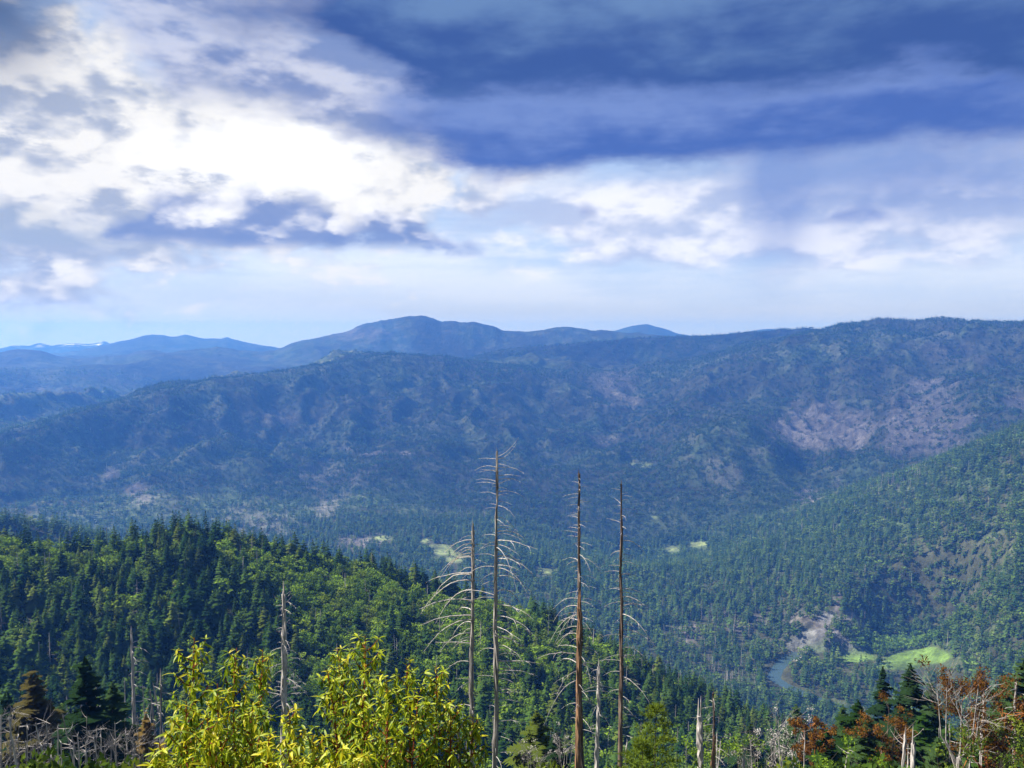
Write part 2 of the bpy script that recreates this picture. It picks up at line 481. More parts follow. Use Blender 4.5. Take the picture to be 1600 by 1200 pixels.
def height_at(x, y):
    th = np.arctan2(x, y); r = np.hypot(x, y)
    th = np.where(th < TH[0], th + 2 * math.pi, th)
    fi = np.interp(th, TH, np.arange(NT)); fj = np.interp(np.log(np.maximum(r, 0.31)), LR, np.arange(NR))
    i = np.clip(fi.astype(int), 0, NT - 2); j = np.clip(fj.astype(int), 0, NR - 2)
    a, b = fi - i, fj - j
    return Z[i, j] * (1 - a) * (1 - b) + Z[i + 1, j] * a * (1 - b) + Z[i, j + 1] * (1 - a) * b + Z[i + 1, j + 1] * a * b

# what can be seen from about here (with slack for a step aside)
SL = Z / RG
RUNMAX = np.maximum.accumulate(np.concatenate([np.full((NT, 1), -9.0), SL[:, :-1]], axis=1), axis=1)

# ------------------------------------------------------------------ land cover, read from the picture
COVER = {   # kind: list of (px, py, half width, half height, r_min, r_max, strength)
    'bare': [(1290, 672, 80, 34, 3000, 6000, .85), (1445, 655, 62, 50, 3000, 6000, .85), (1430, 700, 60, 20, 3000, 6000, .6), (1590, 628, 16, 18, 2800, 6000, .7),
             (965, 605, 38, 26, 3500, 6500, .6), (215, 768, 20, 14, 2600, 5000, .8), (175, 742, 12, 8, 2600, 5000, .8), (405, 822, 75, 26, 2400, 5000, .5),
             (345, 668, 60, 18, 2600, 5000, .35), (430, 655, 60, 14, 2600, 5000, .4), (500, 745, 70, 26, 2600, 5000, .35), (950, 685, 30, 10, 3000, 6000, .5),
             (1150, 740, 60, 28, 2600, 5500, .4), (1470, 775, 55, 22, 2300, 4500, .35), (510, 800, 22, 22, 2400, 4500, .5), (560, 850, 46, 9, 1500, 3600, .75),
             (1480, 540, 90, 25, 4500, 6200, .3), (560, 520, 60, 12, 8100, 11500, .6), (240, 590, 80, 12, 8100, 11500, .3), (60, 620, 50, 18, 6300, 8500, .5)],
    'rock': [(1262, 776, 22, 9, 2600, 4600, 1.0), (1305, 760, 12, 12, 2600, 4600, .9), (1222, 968, 70, 13, 1400, 2100, .6), (1290, 980, 28, 16, 1450, 2100, .8), (1337, 978, 20, 22, 1450, 2100, .7),
             (1308, 938, 7, 24, 1500, 2200, 1.0), (1078, 996, 20, 22, 1300, 2000, .8), (1155, 982, 16, 10, 1400, 2000, .7), (600, 708, 46, 4, 2600, 5000, .9), (540, 700, 14, 5, 2600, 5000, .6)],
    'meadow': [(690, 860, 20, 9, 1600, 3500, 1.0), (664, 844, 10, 5, 1600, 3500, 1.0), (712, 872, 14, 6, 1600, 3500, 1.0), (850, 893, 24, 8, 1500, 3000, 1.0), (1048, 856, 14, 5, 1500, 3500, 1.0), (1092, 850, 16, 4, 1600, 3500, 1.0),
               (985, 727, 8, 4, 2600, 5000, .9), (1012, 727, 9, 4, 2600, 5000, .9), (1022, 808, 9, 6, 1800, 4000, .8), (600, 840, 16, 5, 1600, 3600, .8)],
    'grass': [(1338, 1026, 30, 11, 1300, 1800, 1.6), (1440, 1026, 50, 10, 1300, 1800, 1.6), (1395, 1040, 50, 5, 1300, 1800, 0.8), (1275, 1012, 14, 7, 1300, 1700, 1.1)],
    'gravel': [(1300, 1010, 42, 10, 1350, 1588, 1.4), (1240, 1026, 10, 6, 1350, 1700, .9)],
}
def cover(kind, px, py, r, x, y):
    m = np.zeros_like(px)
    n = 0.85 * fbm(x / 70, y / 70, 5, 77)
    if kind == 'bare': n = n + 1.1 * (0.62 - ridged(x / 230, y / 420, 4, 33))
    for cx, cy_, w, h, r0, r1, s in COVER[kind]:
        q = np.sqrt(((px - cx) / w) ** 2 + ((py - cy_) / h) ** 2)
        m = np.maximum(m, s * (sstep(1.5, 0.35, q + n) if kind == 'bare' else sstep(1.25, 0.55, q + n)) * ((r > r0) & (r < r1)))
    return np.clip(m, 0, 1)

def tri3(a): return np.array(a)[None, None, :]
n_big = fbm(X / 420, Y / 420, 4, 51)[..., None]
n_mid = fbm(X / 70, Y / 70, 4, 61)[..., None]
n_sml = fbm(X / 9, Y / 9, 3, 71)[..., None]
floor_c = tri3((0.045, 0.048, 0.024)) * (1 + 0.5 * n_mid)
brush_c = tri3((0.050, 0.075, 0.030))
pale_c = tri3((0.17, 0.145, 0.125))
COLR = floor_c + (brush_c - floor_c) * sstep(-0.25, 0.35, n_big + 0.6 * n_mid)
wild = sstep(0.18, 0.50, n_mid + 0.5 * n_big) * 0.30 * sstep(2400, 3200, RG)[..., None]
COLR = COLR + (pale_c - COLR) * wild
nearw = sstep(60, 20, RG)[..., None]
COLR = COLR + (tri3((0.09, 0.085, 0.045)) - COLR) * nearw * 0.7
MASK = {}
for kind, colr, var in (('bare', (0.135, 0.122, 0.118), 0.5), ('rock', (0.135, 0.12, 0.11), 0.8), ('meadow', (0.125, 0.155, 0.06), 0.6), ('grass', (0.085, 0.14, 0.028), 0.5), ('gravel', (0.42, 0.39, 0.33), 0.2)):
    MASK[kind] = cover(kind, PX, PY, RG, X, Y)
    cc = tri3(colr) * (1 + var * (n_mid + n_sml))
    COLR = COLR + (cc - COLR) * MASK[kind][..., None]
rockc = tri3((0.12, 0.122, 0.125)) * (1 + 0.9 * n_sml + 0.6 * n_mid)
COLR = COLR + (rockc - COLR) * (cl * sstep(1588, 1606, RG) * (1 - sstep(1660, 1720, RG)) * 0.7 * sstep(-0.25, 0.1, n_mid[..., 0]))[..., None]
snow = (0.75 * sstep(0.05, 0.35, n_big[..., 0] + 0.8 * n_mid[..., 0] + 0.1) * sstep(3.0, -1.5, (PY - 541) + 3 * n_mid[..., 0]) * (RG > 15200) * (PX < 260))[..., None]
COLR = COLR + (tri3((0.85, 0.87, 0.9)) - COLR) * snow
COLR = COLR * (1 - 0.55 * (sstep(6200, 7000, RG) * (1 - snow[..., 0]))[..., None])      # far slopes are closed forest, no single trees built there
COLR = np.clip(COLR, 0.01, 0.9)

def new_mesh(name, V, Fq, mats, smooth=True, col=None, midx=None):
    """V (n,3); Fq (m,3) or (m,4) integer faces"""
    V = np.asarray(V, np.float32); Fq = np.asarray(Fq, np.int32)
    me = bpy.data.meshes.new(name)
    me.vertices.add(len(V)); me.vertices.foreach_set('co', V.ravel())
    k = Fq.shape[1]
    me.loops.add(Fq.size); me.loops.foreach_set('vertex_index', Fq.ravel())
    me.polygons.add(len(Fq)); me.polygons.foreach_set('loop_start', np.arange(0, Fq.size, k, dtype=np.int32))
    if midx is not None: me.polygons.foreach_set('material_index', np.asarray(midx, np.int32))
    me.polygons.foreach_set('use_smooth', np.full(len(Fq), smooth))
    if col is not None:
        at = me.color_attributes.new('cover', 'FLOAT_COLOR', 'POINT')
        at.data.foreach_set('color', np.concatenate([col, np.ones((len(col), 1))], 1).astype(np.float32).ravel())
    for m in (mats if isinstance(mats, (list, tuple)) else [mats]):
        me.materials.append(m)
    me.update(calc_edges=True)
    return me

def link(name, data, parent=None, loc=None, **props):
    o = bpy.data.objects.new(name, data)
    COL.objects.link(o)
    if parent is not None: o.parent = parent
    if loc is not None: o.location = loc
    for k_, v_ in props.items(): o[k_] = v_
    return o

# ------------------------------------------------------------------ materials
def material(name):
    m = bpy.data.materials.new(name); m.use_nodes = True
    m.node_tree.nodes.clear()
    return m, Graph(m.node_tree)

def finish(m, gr, shader_socket):
    o = gr.node('ShaderNodeOutputMaterial')
    m.node_tree.links.new(shader_socket, o.inputs['Surface'])
    return m

def principled(gr, color, rough=0.8, spec=0.25, normal=None):
    n = gr.node('ShaderNodeBsdfPrincipled')
    if isinstance(color, Val): gr.nt.links.new(color.s, n.inputs['Base Color'])
    else: n.inputs['Base Color'].default_value = (*color, 1)
    gr.put(n.inputs['Roughness'], rough)
    n.inputs['Specular IOR Level'].default_value = spec
    if normal is not None: gr.nt.links.new(normal, n.inputs['Normal'])
    return n.outputs[0]

def geo_pos(gr):
    return Val(gr, gr.node('ShaderNodeNewGeometry').outputs['Position'])
def obj_pos(gr):
    return Val(gr, gr.node('ShaderNodeTexCoord').outputs['Object'])
def bump(gr, h, strength, dist):
    b = gr.node('ShaderNodeBump'); b.inputs['Strength'].default_value = strength; b.inputs['Distance'].default_value = dist
    gr.nt.links.new(h.s, b.inputs['Height'])
    return b.outputs[0]
def vscale(gr, col, f):
    n = gr.node('ShaderNodeVectorMath', operation='SCALE')
    gr.nt.links.new(col.s, n.inputs[0]); gr.put(n.inputs['Scale'], f)
    return Val(gr, n.outputs[0])

def terrain_material(name, s1, s2, bd):
    m, gr = material(name)
    a = gr.node('ShaderNodeAttribute', attribute_name='cover')
    p = geo_pos(gr)
    f = gr.noise(p, s1, 5.0, 0.62); f2 = gr.noise(p, s2, 5.0, 0.65)
    col = vscale(gr, Val(gr, a.outputs['Color']), gr.smooth(f, 0.3, 0.72, 0.62, 1.35) * gr.smooth(f2, 0.3, 0.7, 0.7, 1.3))
    return finish(m, gr, principled(gr, col, 0.95, 0.1, bump(gr, f2 + f * 0.6, 0.8, bd)))
TMAT = {'near': terrain_material('forest_floor', 0.35, 2.2, 0.3), 'mid': terrain_material('valley_ground', 0.03, 0.15, 4.0), 'far': terrain_material('mountain_ground', 0.004, 0.02, 30.0)}

BANDS = [('hillside', 0, 300, 'near'), ('wooded_spur', 300, 960, 'near'), ('valley', 960, 2620, 'mid'), ('mountain_ridge', 2620, 6500, 'mid'),
         ('blue_hills', 6500, 8150, 'far'), ('mountain_range', 8150, 10800, 'far'), ('distant_mountains', 10800, 14500, 'far'), ('snowy_mountains', 14500, 99999, 'far')]
for bi, (nm, r0, r1, mk) in enumerate(BANDS):
    j0 = int(np.searchsorted(RR, r0)); j1 = min(int(np.searchsorted(RR, r1)), NR - 1)
    if nm != 'hillside': j0 = j0
    js = np.arange(j0, j1 + 1); n_j = len(js)
    V = np.stack([X[:, js], Y[:, js], Z[:, js]], -1).reshape(-1, 3)
    Cc = COLR[:, js].reshape(-1, 3)
    ii = np.arange(NT)[:, None]; jj = np.arange(n_j - 1)[None, :]
    nx = (ii + 1) % NT
    Fq = np.stack([np.broadcast_to(ii * n_j + jj, (NT, n_j - 1)), nx * n_j + jj, nx * n_j + jj + 1, ii * n_j + jj + 1], -1).reshape(-1, 4)
    Fq = Fq[:, ::-1]
    if j0 == 0:
        ctr = len(V)
        V = np.concatenate([V, [[0, 0, float(Z[:, 0].mean())]]]); Cc = np.concatenate([Cc, Cc[:1]])
        k0 = np.arange(NT) * n_j; k1 = ((np.arange(NT) + 1) % NT) * n_j
        Fq = np.concatenate([Fq, np.stack([k0, k0, k1, np.full(NT, ctr)], -1)[:, [1, 2, 3, 3]]])
        quads = Fq[:-NT]
        me = new_mesh(nm, V, quads, TMAT[mk], True, Cc)
    else:
        me = new_mesh(nm, V, Fq, TMAT[mk], True, Cc)
    link(nm, me, kind='structure')

# ------------------------------------------------------------------ river
def ribbon(pts, w):
    P = []
    for k in range(len(pts)):
        a = pts[max(k - 1, 0)]; b = pts[min(k + 1, len(pts) - 1)]
        d = (b - a) / np.linalg.norm(b - a); n = np.array([-d[1], d[0]])
        P += [pts[k] + n * w, pts[k] - n * w]
    return np.array(P)
dense = []
for a, b in zip(RIV[:-1], RIV[1:]):
    for t in np.linspace(0, 1, 6, endpoint=False): dense.append(a + (b - a) * t)
dense = np.array(dense + [RIV[-1]])
for _ in range(6): dense[1:-1] = (dense[:-2] + 2 * dense[1:-1] + dense[2:]) / 4
P = ribbon(dense, 16.0)
n_d = len(dense)
Fq = np.array([[2 * k, 2 * k + 1, 2 * k + 3, 2 * k + 2] for k in range(n_d - 1)])
m_w, gr = material('river_water')
nw = gr.noise(geo_pos(gr), 0.5, 3.0, 0.5)
m_w = finish(m_w, gr, principled(gr, (0.035, 0.06, 0.06), 0.08, 0.5, bump(gr, nw, 0.3, 0.4)))
link('river', new_mesh('river', np.concatenate([P, np.full((len(P), 1), WATER_Z)], 1), Fq, m_w), kind='structure')
#@@TERRAIN_END

# ================================================================== plant materials
def foliage_material(name, c0, c1, trans=0.25, rnd=0.35, scale=0.6, c_alt=None, rough=None):
    """needle or leaf colour: varies from plant to plant (object random) and inside the crown (noise)"""
    m, gr = material(name)
    oi = gr.node('ShaderNodeObjectInfo')
    r_ = Val(gr, oi.outputs['Random'])
    n = gr.noise(obj_pos(gr), scale, 3.0, 0.6)
    col = gr.mix(gr.smooth(n + (r_ - 0.5) * 0.5, 0.28, 0.72), c0, c1)
    if c_alt is not None:
        col = gr.mix(gr.smooth(gr.math('FRACT', r_ * 7.31), 0.80, 0.98) * 0.75, col, c_alt)
    col = vscale(gr, col, 1.0 - rnd * 0.5 + gr.math('FRACT', r_ * 3.77) * rnd)
    d = gr.node('ShaderNodeBsdfDiffuse'); gr.nt.links.new(col.s, d.inputs['Color'])
    t = gr.node('ShaderNodeBsdfTranslucent'); gr.nt.links.new(col.s, t.inputs['Color'])
    mx = gr.node('ShaderNodeMixShader'); mx.inputs[0].default_value = trans
    gr.nt.links.new(d.outputs[0], mx.inputs[1]); gr.nt.links.new(t.outputs[0], mx.inputs[2])
    out = mx.outputs[0]
    if rough is not None:
        gl = gr.node('ShaderNodeBsdfGlossy'); gl.inputs['Roughness'].default_value = rough
        gl.inputs['Color'].default_value = (1, 1, 1, 1)
        fr = gr.node('ShaderNodeFresnel'); fr.inputs['IOR'].default_value = 1.4
        m2 = gr.node('ShaderNodeMixShader')
        gr.nt.links.new(fr.outputs[0], m2.inputs[0]); gr.nt.links.new(out, m2.inputs[1]); gr.nt.links.new(gl.outputs[0], m2.inputs[2])
        out = m2.outputs[0]
    return finish(m, gr, out)

def bark_material(name, c0, c1, sx=6.0, sz=0.8, c2=None, th=0.62):
    m, gr = material(name)
    tcn = gr.node('ShaderNodeTexCoord'); mp = gr.node('ShaderNodeMapping')
    mp.inputs['Scale'].default_value = (sx, sx, sz)
    gr.nt.links.new(tcn.outputs['Object'], mp.inputs[0])
    v = Val(gr, mp.outputs[0])
    n = gr.noise(v, 1.0, 5.0, 0.65)
    col = gr.mix(gr.smooth(n, 0.32, 0.68), c0, c1)
    if c2 is not None:
        big = gr.noise(obj_pos(gr), 0.33, 3.0, 0.6)
        col = gr.mix(gr.smooth(big, th - 0.06, th + 0.06), col, c2)
    return finish(m, gr, principled(gr, col, 0.9, 0.15, bump(gr, n, 0.8, 0.04)))

M = {
    'needles': foliage_material('fir_needles', (0.014, 0.036, 0.007), (0.050, 0.092, 0.015), 0.18, 0.7, 0.35, (0.11, 0.14, 0.022)),
    'needles_far': foliage_material('far_fir_needles', (0.018, 0.044, 0.010), (0.060, 0.105, 0.020), 0.15, 0.7, 0.2, (0.10, 0.14, 0.03)),
    'needles_dark': foliage_material('dark_fir_needles', (0.012, 0.028, 0.010), (0.032, 0.058, 0.018), 0.15, 0.3, 0.5),
    'needles_rust': foliage_material('rusty_fir_needles', (0.05, 0.045, 0.015), (0.13, 0.085, 0.025), 0.2, 0.3, 0.5),
    'pine': foliage_material('young_pine_needles', (0.055, 0.10, 0.012), (0.15, 0.20, 0.022), 0.3, 0.2, 1.6),
    'leaves': foliage_material('oak_leaves', (0.07, 0.13, 0.012), (0.17, 0.26, 0.022), 0.3, 0.5, 0.5, (0.23, 0.30, 0.03)),
    'leaves_far': foliage_material('valley_oak_leaves', (0.045, 0.09, 0.016), (0.11, 0.17, 0.028), 0.25, 0.5, 0.3, (0.15, 0.20, 0.04)),
    'leaves_bright': foliage_material('grove_leaves', (0.065, 0.13, 0.022), (0.14, 0.23, 0.035), 0.3, 0.3, 0.3),
    'brush': foliage_material('brush_leaves', (0.040, 0.075, 0.012), (0.14, 0.175, 0.020), 0.3, 0.3, 1.2),
    'rust_leaves': foliage_material('withered_leaves', (0.11, 0.050, 0.010), (0.27, 0.125, 0.022), 0.3, 0.2, 0.9, rough=None),
    'grey_twigs': foliage_material('grey_dead_twigs', (0.22, 0.20, 0.18), (0.40, 0.37, 0.34), 0.0, 0.3, 0.5),
    'bark': bark_material('fir_bark', (0.055, 0.042, 0.032), (0.13, 0.105, 0.082)),
    'dead_bark': bark_material('weathered_snag_wood', (0.10, 0.085, 0.072), (0.34, 0.31, 0.28), 9.0, 0.9, (0.20, 0.13, 0.08), 0.68),
    'dark_bark': bark_material('charred_snag_wood', (0.030, 0.022, 0.018), (0.15, 0.115, 0.095), 9.0, 0.9, (0.17, 0.11, 0.075), 0.66),
    'brown_bark': bark_material('brown_snag_wood', (0.060, 0.040, 0.030), (0.21, 0.15, 0.115), 9.0, 0.9, (0.26, 0.19, 0.14), 0.62),
    'silver': bark_material('silver_dead_wood', (0.24, 0.21, 0.185), (0.50, 0.46, 0.42), 7.0, 1.2),
    'ash': bark_material('ash_grey_dead_wood', (0.13, 0.115, 0.10), (0.34, 0.31, 0.28), 7.0, 1.2),
    'raw_wood': bark_material('torn_orange_wood', (0.10, 0.066, 0.048), (0.33, 0.18, 0.09), 14.0, 1.2),
    'red_bark': bark_material('red_madrone_bark', (0.12, 0.028, 0.012), (0.30, 0.075, 0.025), 30.0, 8.0),
    'twig': bark_material('pale_branch_wood', (0.24, 0.215, 0.19), (0.52, 0.48, 0.435), 8.0, 8.0),
    'orange_bark': bark_material('orange_peeling_bark', (0.22, 0.065, 0.018), (0.42, 0.16, 0.045), 8.0, 1.5),
}

# ================================================================== plant shapes (numpy)
def frame(d):
    d = d / (np.linalg.norm(d) + 1e-9)
    a = np.array([0, 0, 1.0]) if abs(d[2]) < 0.9 else np.array([1.0, 0, 0])
    u = np.cross(d, a); u /= np.linalg.norm(u)
    return u, np.cross(u, d)

def tube(path, rad, sides=6, cap=True):
    path = np.asarray(path, float); n = len(path)
    V = []
    ang = np.arange(sides) * 2 * math.pi / sides
    for k in range(n):
        d = path[min(k + 1, n - 1)] - path[max(k - 1, 0)]
        u, v = frame(d)
        V.append(path[k] + rad[k] * (np.cos(ang)[:, None] * u + np.sin(ang)[:, None] * v))
    V = np.concatenate(V)
    T = []
    for k in range(n - 1):
        for s in range(sides):
            a, b = k * sides + s, k * sides + (s + 1) % sides
            T += [(a, b, b + sides), (a, b + sides, a + sides)]
    if cap:
        for base in (0, (n - 1) * sides):
            for s in range(1, sides - 1): T.append((base, base + s, base + s + 1))
    return V, np.array(T)

class Tris:
    def __init__(self): self.V, self.T, self.I, self.n = [], [], [], 0
    def add(self, V, T, mi=0):
        if len(V) == 0: return
        self.V.append(np.asarray(V, float)); self.T.append(np.asarray(T) + self.n); self.I.append(np.full(len(T), mi)); self.n += len(V)
    def mesh(self, name, mats, smooth=False):
        return new_mesh(name, np.concatenate(self.V), np.concatenate(self.T), mats, smooth, None, np.concatenate(self.I))

def trunk_shape(h, r0, rng, lean=0.0, n=7, top=0.06, sides=7):
    z = np.linspace(-0.6, h, n)
    p = np.stack([lean * z + 0.004 * h * rng.normal(size=n).cumsum() * 0.5, 0.004 * h * rng.normal(size=n).cumsum() * 0.5, z], 1)
    return tube(p, r0 * (1 - (1 - top) * np.linspace(0, 1, n) ** 0.9), sides)

def conifer_crown(h, w, rng, whorls, per, blades, bare=0.1, droop=0.35, ragged=0.25, taper_pow=0.85):
    """whorls of drooping sprays made of many small triangles"""
    P = []
    for k in range(whorls):
        f = (k + rng.random() * 0.8) / whorls
        z = h * (bare + (1 - bare) * f)
        L0 = w * (1 - f) ** taper_pow * (0.35 + 0.65 * min(1, (f + 0.03) / 0.14)) + 0.015 * h * 0.5
        a0 = rng.random() * 6.28
        for b in range(per):
            if rng.random() < 0.10: continue
            a = a0 + b * 6.283 / per + rng.normal() * 0.25
            L = L0 * (1 + ragged * rng.normal())
            if L < 0.02 * w: L = 0.02 * w + 0.1
            up = 0.35 * f - droop * (1 - f) + 0.1 * rng.normal()
            ca, sa = math.cos(a), math.sin(a)
            d = np.array([ca, sa, 0.0]); s = np.array([-sa, ca, 0.0])
            zz = z + 0.02 * h * rng.normal()
            def pt(t): return d * L * t + np.array([0, 0, zz + L * (up * t - 0.28 * t * t)])
            if blades <= 1:
                wd = L * 0.42 + 0.012 * h
                P += [pt(0.05), pt(0.62) + s * wd * 0.8 - np.array([0, 0, .16 * wd]), pt(1.0), pt(0.05), pt(1.0), pt(0.62) - s * wd * 0.8 - np.array([0, 0, .16 * wd])]
            else:
                for q in range(blades):
                    t0 = 0.08 + 0.84 * q / blades; t1 = min(1.0, t0 + 1.6 / blades)
                    wd = (L * 0.40 * (1 - t0) ** 0.7 + 0.05 * L + 0.004 * h) * (0.7 + 0.6 * rng.random())
                    for sg in (-1, 1):
                        dz = -0.25 * wd * rng.random() - 0.05 * wd
                        P += [pt(t0), pt(t1), pt((t0 + t1) / 2 + 0.35 * wd / max(L, .1)) + sg * s * wd + np.array([0, 0, dz])]
                P += [pt(0.85) + s * 0.05 * L, pt(1.06), pt(0.85) - s * 0.05 * L]
    # leader
    tip = 0.05 * h
    for b in range(4):
        a = b * 1.6 + 0.3
        P += [np.array([0, 0, h + tip * 0.3]), np.array([math.cos(a) * tip * 0.35, math.sin(a) * tip * 0.35, h - tip]), np.array([math.cos(a + 1) * tip * 0.35, math.sin(a + 1) * tip * 0.35, h - tip])]
    V = np.array(P)
    return V, np.arange(len(V)).reshape(-1, 3)

def leaf_cloud(centres, radii, n_each, size, rng, flat_=0.75):
    """leaf-sized faces spread through clumps"""
    V, T = [], []
    for c0, rc in zip(centres, radii):
        d = rng.normal(size=(n_each, 3)); d /= np.linalg.norm(d, axis=1)[:, None]
        p = c0 + d * (rc * rng.random(n_each)[:, None] ** 0.45) * np.array([1, 1, flat_])
        a = rng.normal(size=(n_each, 3)); a /= np.linalg.norm(a, axis=1)[:, None]
        b = np.cross(a, d + 0.4 * rng.normal(size=(n_each, 3))); b /= np.linalg.norm(b, axis=1)[:, None] + 1e-9
        s = size * (0.6 + 0.8 * rng.random(n_each))[:, None]
        q = np.stack([p - a * s, p + b * s * 0.55, p + a * s, p - b * s * 0.55], 1).reshape(-1, 3)
        k = len(V) and sum(len(v) for v in V) or 0
        V.append(q)
    V = np.concatenate(V); m = len(V) // 4
    i = np.arange(m) * 4
    T = np.concatenate([np.stack([i, i + 1, i + 2], 1), np.stack([i, i + 2, i + 3], 1)])
    return V, T

def broadleaf(h, w, rng, clumps, n_each, size, base=0.25):
    """trunk with limbs running out to leaf clumps"""
    tr = Tris(); fork = h * base
    V, T = tube([(0, 0, -0.6), (0.02 * h, 0, fork * 0.6), (0, 0.02 * h, fork)], [h * .028, h * .022, h * .018], 6); tr.add(V, T)
    cs, rs = [], []
    for k in range(clumps):
        f = (k + 0.5) / clumps
        zc = fork + (h - fork) * (0.12 + 0.82 * f)
        rad = w * math.sin(math.pi * min(0.97, 0.18 + 0.76 * f)) ** 0.7
        a = k * 2.4 + rng.normal() * 0.4
        q = rad * (0.35 + 0.55 * rng.random())
        c0 = np.array([math.cos(a) * q, math.sin(a) * q, zc + 0.05 * h * rng.normal()])
        cs.append(c0); rs.append(w * (0.28 + 0.2 * rng.random()))
        if k % 2 == 0:
            mid = c0 * np.array([.45, .45, 0]) + np.array([0, 0, fork + (c0[2] - fork) * 0.6])
            V, T = tube([(0, 0, fork * 0.92), mid, c0], [h * .012, h * .008, h * .003], 4, False); tr.add(V, T)
    V, T = leaf_cloud(cs, rs, n_each, size, rng)
    cr = Tris(); cr.add(V, T)
    return tr, cr

def dead_shape(h, r0, rng, n_br, L0, sides=6, broken=0.25, droop=0.35, sub=0):
    """trunk and list of branches (each its own Tris)"""
    tr = Tris()
    n = 8; z = np.linspace(-0.6, h, n)
    bend = 0.010 * h
    p = np.stack([bend * rng.normal(size=n).cumsum() * .3, bend * rng.normal(size=n).cumsum() * .3, z], 1)
    V, T = tube(p, r0 * (1 - (1 - broken) * np.linspace(0, 1, n)), sides); tr.add(V, T)
    brs = []
    for k in range(n_br):
        f = 0.22 + 0.76 * (k + rng.random()) / n_br
        c0 = np.array([np.interp(f * h, z, p[:, 0]), np.interp(f * h, z, p[:, 1]), f * h])
        a = rng.random() * 6.283; L = L0 * (1.05 - f) ** 0.6 * (0.35 + 0.9 * rng.random())
        brs.append(branch_shape(c0, a, L, r0 * 0.22 * (1.1 - f) + 0.012 * h / 20, droop, rng))
    return tr, brs

def branch_shape(c0, a, L, r, droop, rng, up=0.12, n=6, sides=4, twigs=0):
    ca, sa = math.cos(a), math.sin(a)
    t = np.linspace(0, 1, n)
    sw = 0.10 * L * rng.normal() * t ** 2
    p = np.stack([c0[0] + ca * L * t - sa * sw, c0[1] + sa * L * t + ca * sw, c0[2] + L * (up * t - droop * t ** 2.2) + 0.012 * L * rng.normal(size=n) * t], 1)
    b = Tris()
    V, T = tube(p, r * (1 - 0.8 * t), sides, False); b.add(V, T)
    for k in range(twigs):
        f = 0.35 + 0.6 * rng.random()
        q = np.array([np.interp(f, t, p[:, i]) for i in range(3)])
        a2 = a + rng.choice([-1, 1]) * (0.5 + 0.5 * rng.random()); l2 = L * 0.28 * (1.2 - f) * (0.6 + 0.8 * rng.random())
        p2 = np.stack([q, q + l2 * np.array([math.cos(a2) * .6, math.sin(a2) * .6, -0.12]), q + l2 * np.array([math.cos(a2), math.sin(a2), -0.42])])
        V, T = tube(p2, [r * .35, r * .25, r * .1], 3, False); b.add(V, T)
    return b

# ================================================================== forest stuff: points that carry small trees
def rg(s): return np.random.default_rng(s)

def proto_tris(kind, seed, lod):
    r_ = rg(seed)
    t = Tris()
    if kind == 'fir':
        wp, pr, bl = {2: (21, 7, 3), 1: (9, 6, 1), 0: (6, 5, 1)}[lod]
        V, T = trunk_shape(0.96, 0.012, r_, 0, 3, 0.1, 4 if lod < 2 else 5); V[:, 2] = np.maximum(V[:, 2], -0.08); t.add(V, T, 0)
        V, T = conifer_crown(1.0, 0.165 + 0.05 * r_.random(), r_, wp, pr, bl, 0.10 + 0.08 * r_.random(), 0.30, 0.22); t.add(V, T, 1)
        return t, [M['bark'], M['needles'] if lod == 2 else M['needles_far']]
    if kind in ('oak', 'grove'):
        cl_, ne, sz = {2: (16, 26, 0.05), 1: (10, 11, 0.10), 0: (6, 8, 0.14)}[lod]
        tr, cr = broadleaf(1.0, 0.40 + 0.1 * r_.random(), r_, cl_, ne, sz, 0.16)
        for V, T in zip(tr.V, tr.T): pass
        V = np.concatenate(tr.V); V[:, 2] = np.maximum(V[:, 2], -0.06); t.add(V, np.concatenate(tr.T), 0)
        t.add(np.concatenate(cr.V), np.concatenate(cr.T), 1)
        return t, [M['bark'], M['leaves_bright'] if kind == 'grove' else (M['leaves'] if lod == 2 else M['leaves_far'])]
    if kind == 'snag':
        tr, br = dead_shape(1.0, 0.016, r_, 16 if lod else 9, 0.14, 4, 0.25, 0.2)
        V = np.concatenate(tr.V); V[:, 2] = np.maximum(V[:, 2], -0.08); t.add(V, np.concatenate(tr.T), 0)
        for b in br: t.add(np.concatenate(b.V), np.concatenate(b.T), 0)
        return t, [M['grey_twigs']]

def proto_collection(name, specs, lod):
    c_ = bpy.data.collections.new(name)
    for k, (kind, seed) in enumerate(specs):
        t, mats = proto_tris(kind, seed, lod)
        o = bpy.data.objects.new('%s_%02d' % (name, k), t.mesh(kind + '_shape', mats))
        c_.objects.link(o)
    return c_
SPECS = [('fir', 1), ('fir', 2), ('fir', 3), ('fir', 4), ('oak', 5), ('oak', 6), ('oak', 7), ('grove', 8), ('snag', 9), ('snag', 10)]
FIR, OAK, GROVE, SNAG = (0, 4), (4, 7), (7, 8), (8, 10)
LODS = {l: proto_collection('small_trees_%d' % l, SPECS, l) for l in (0, 1, 2)}

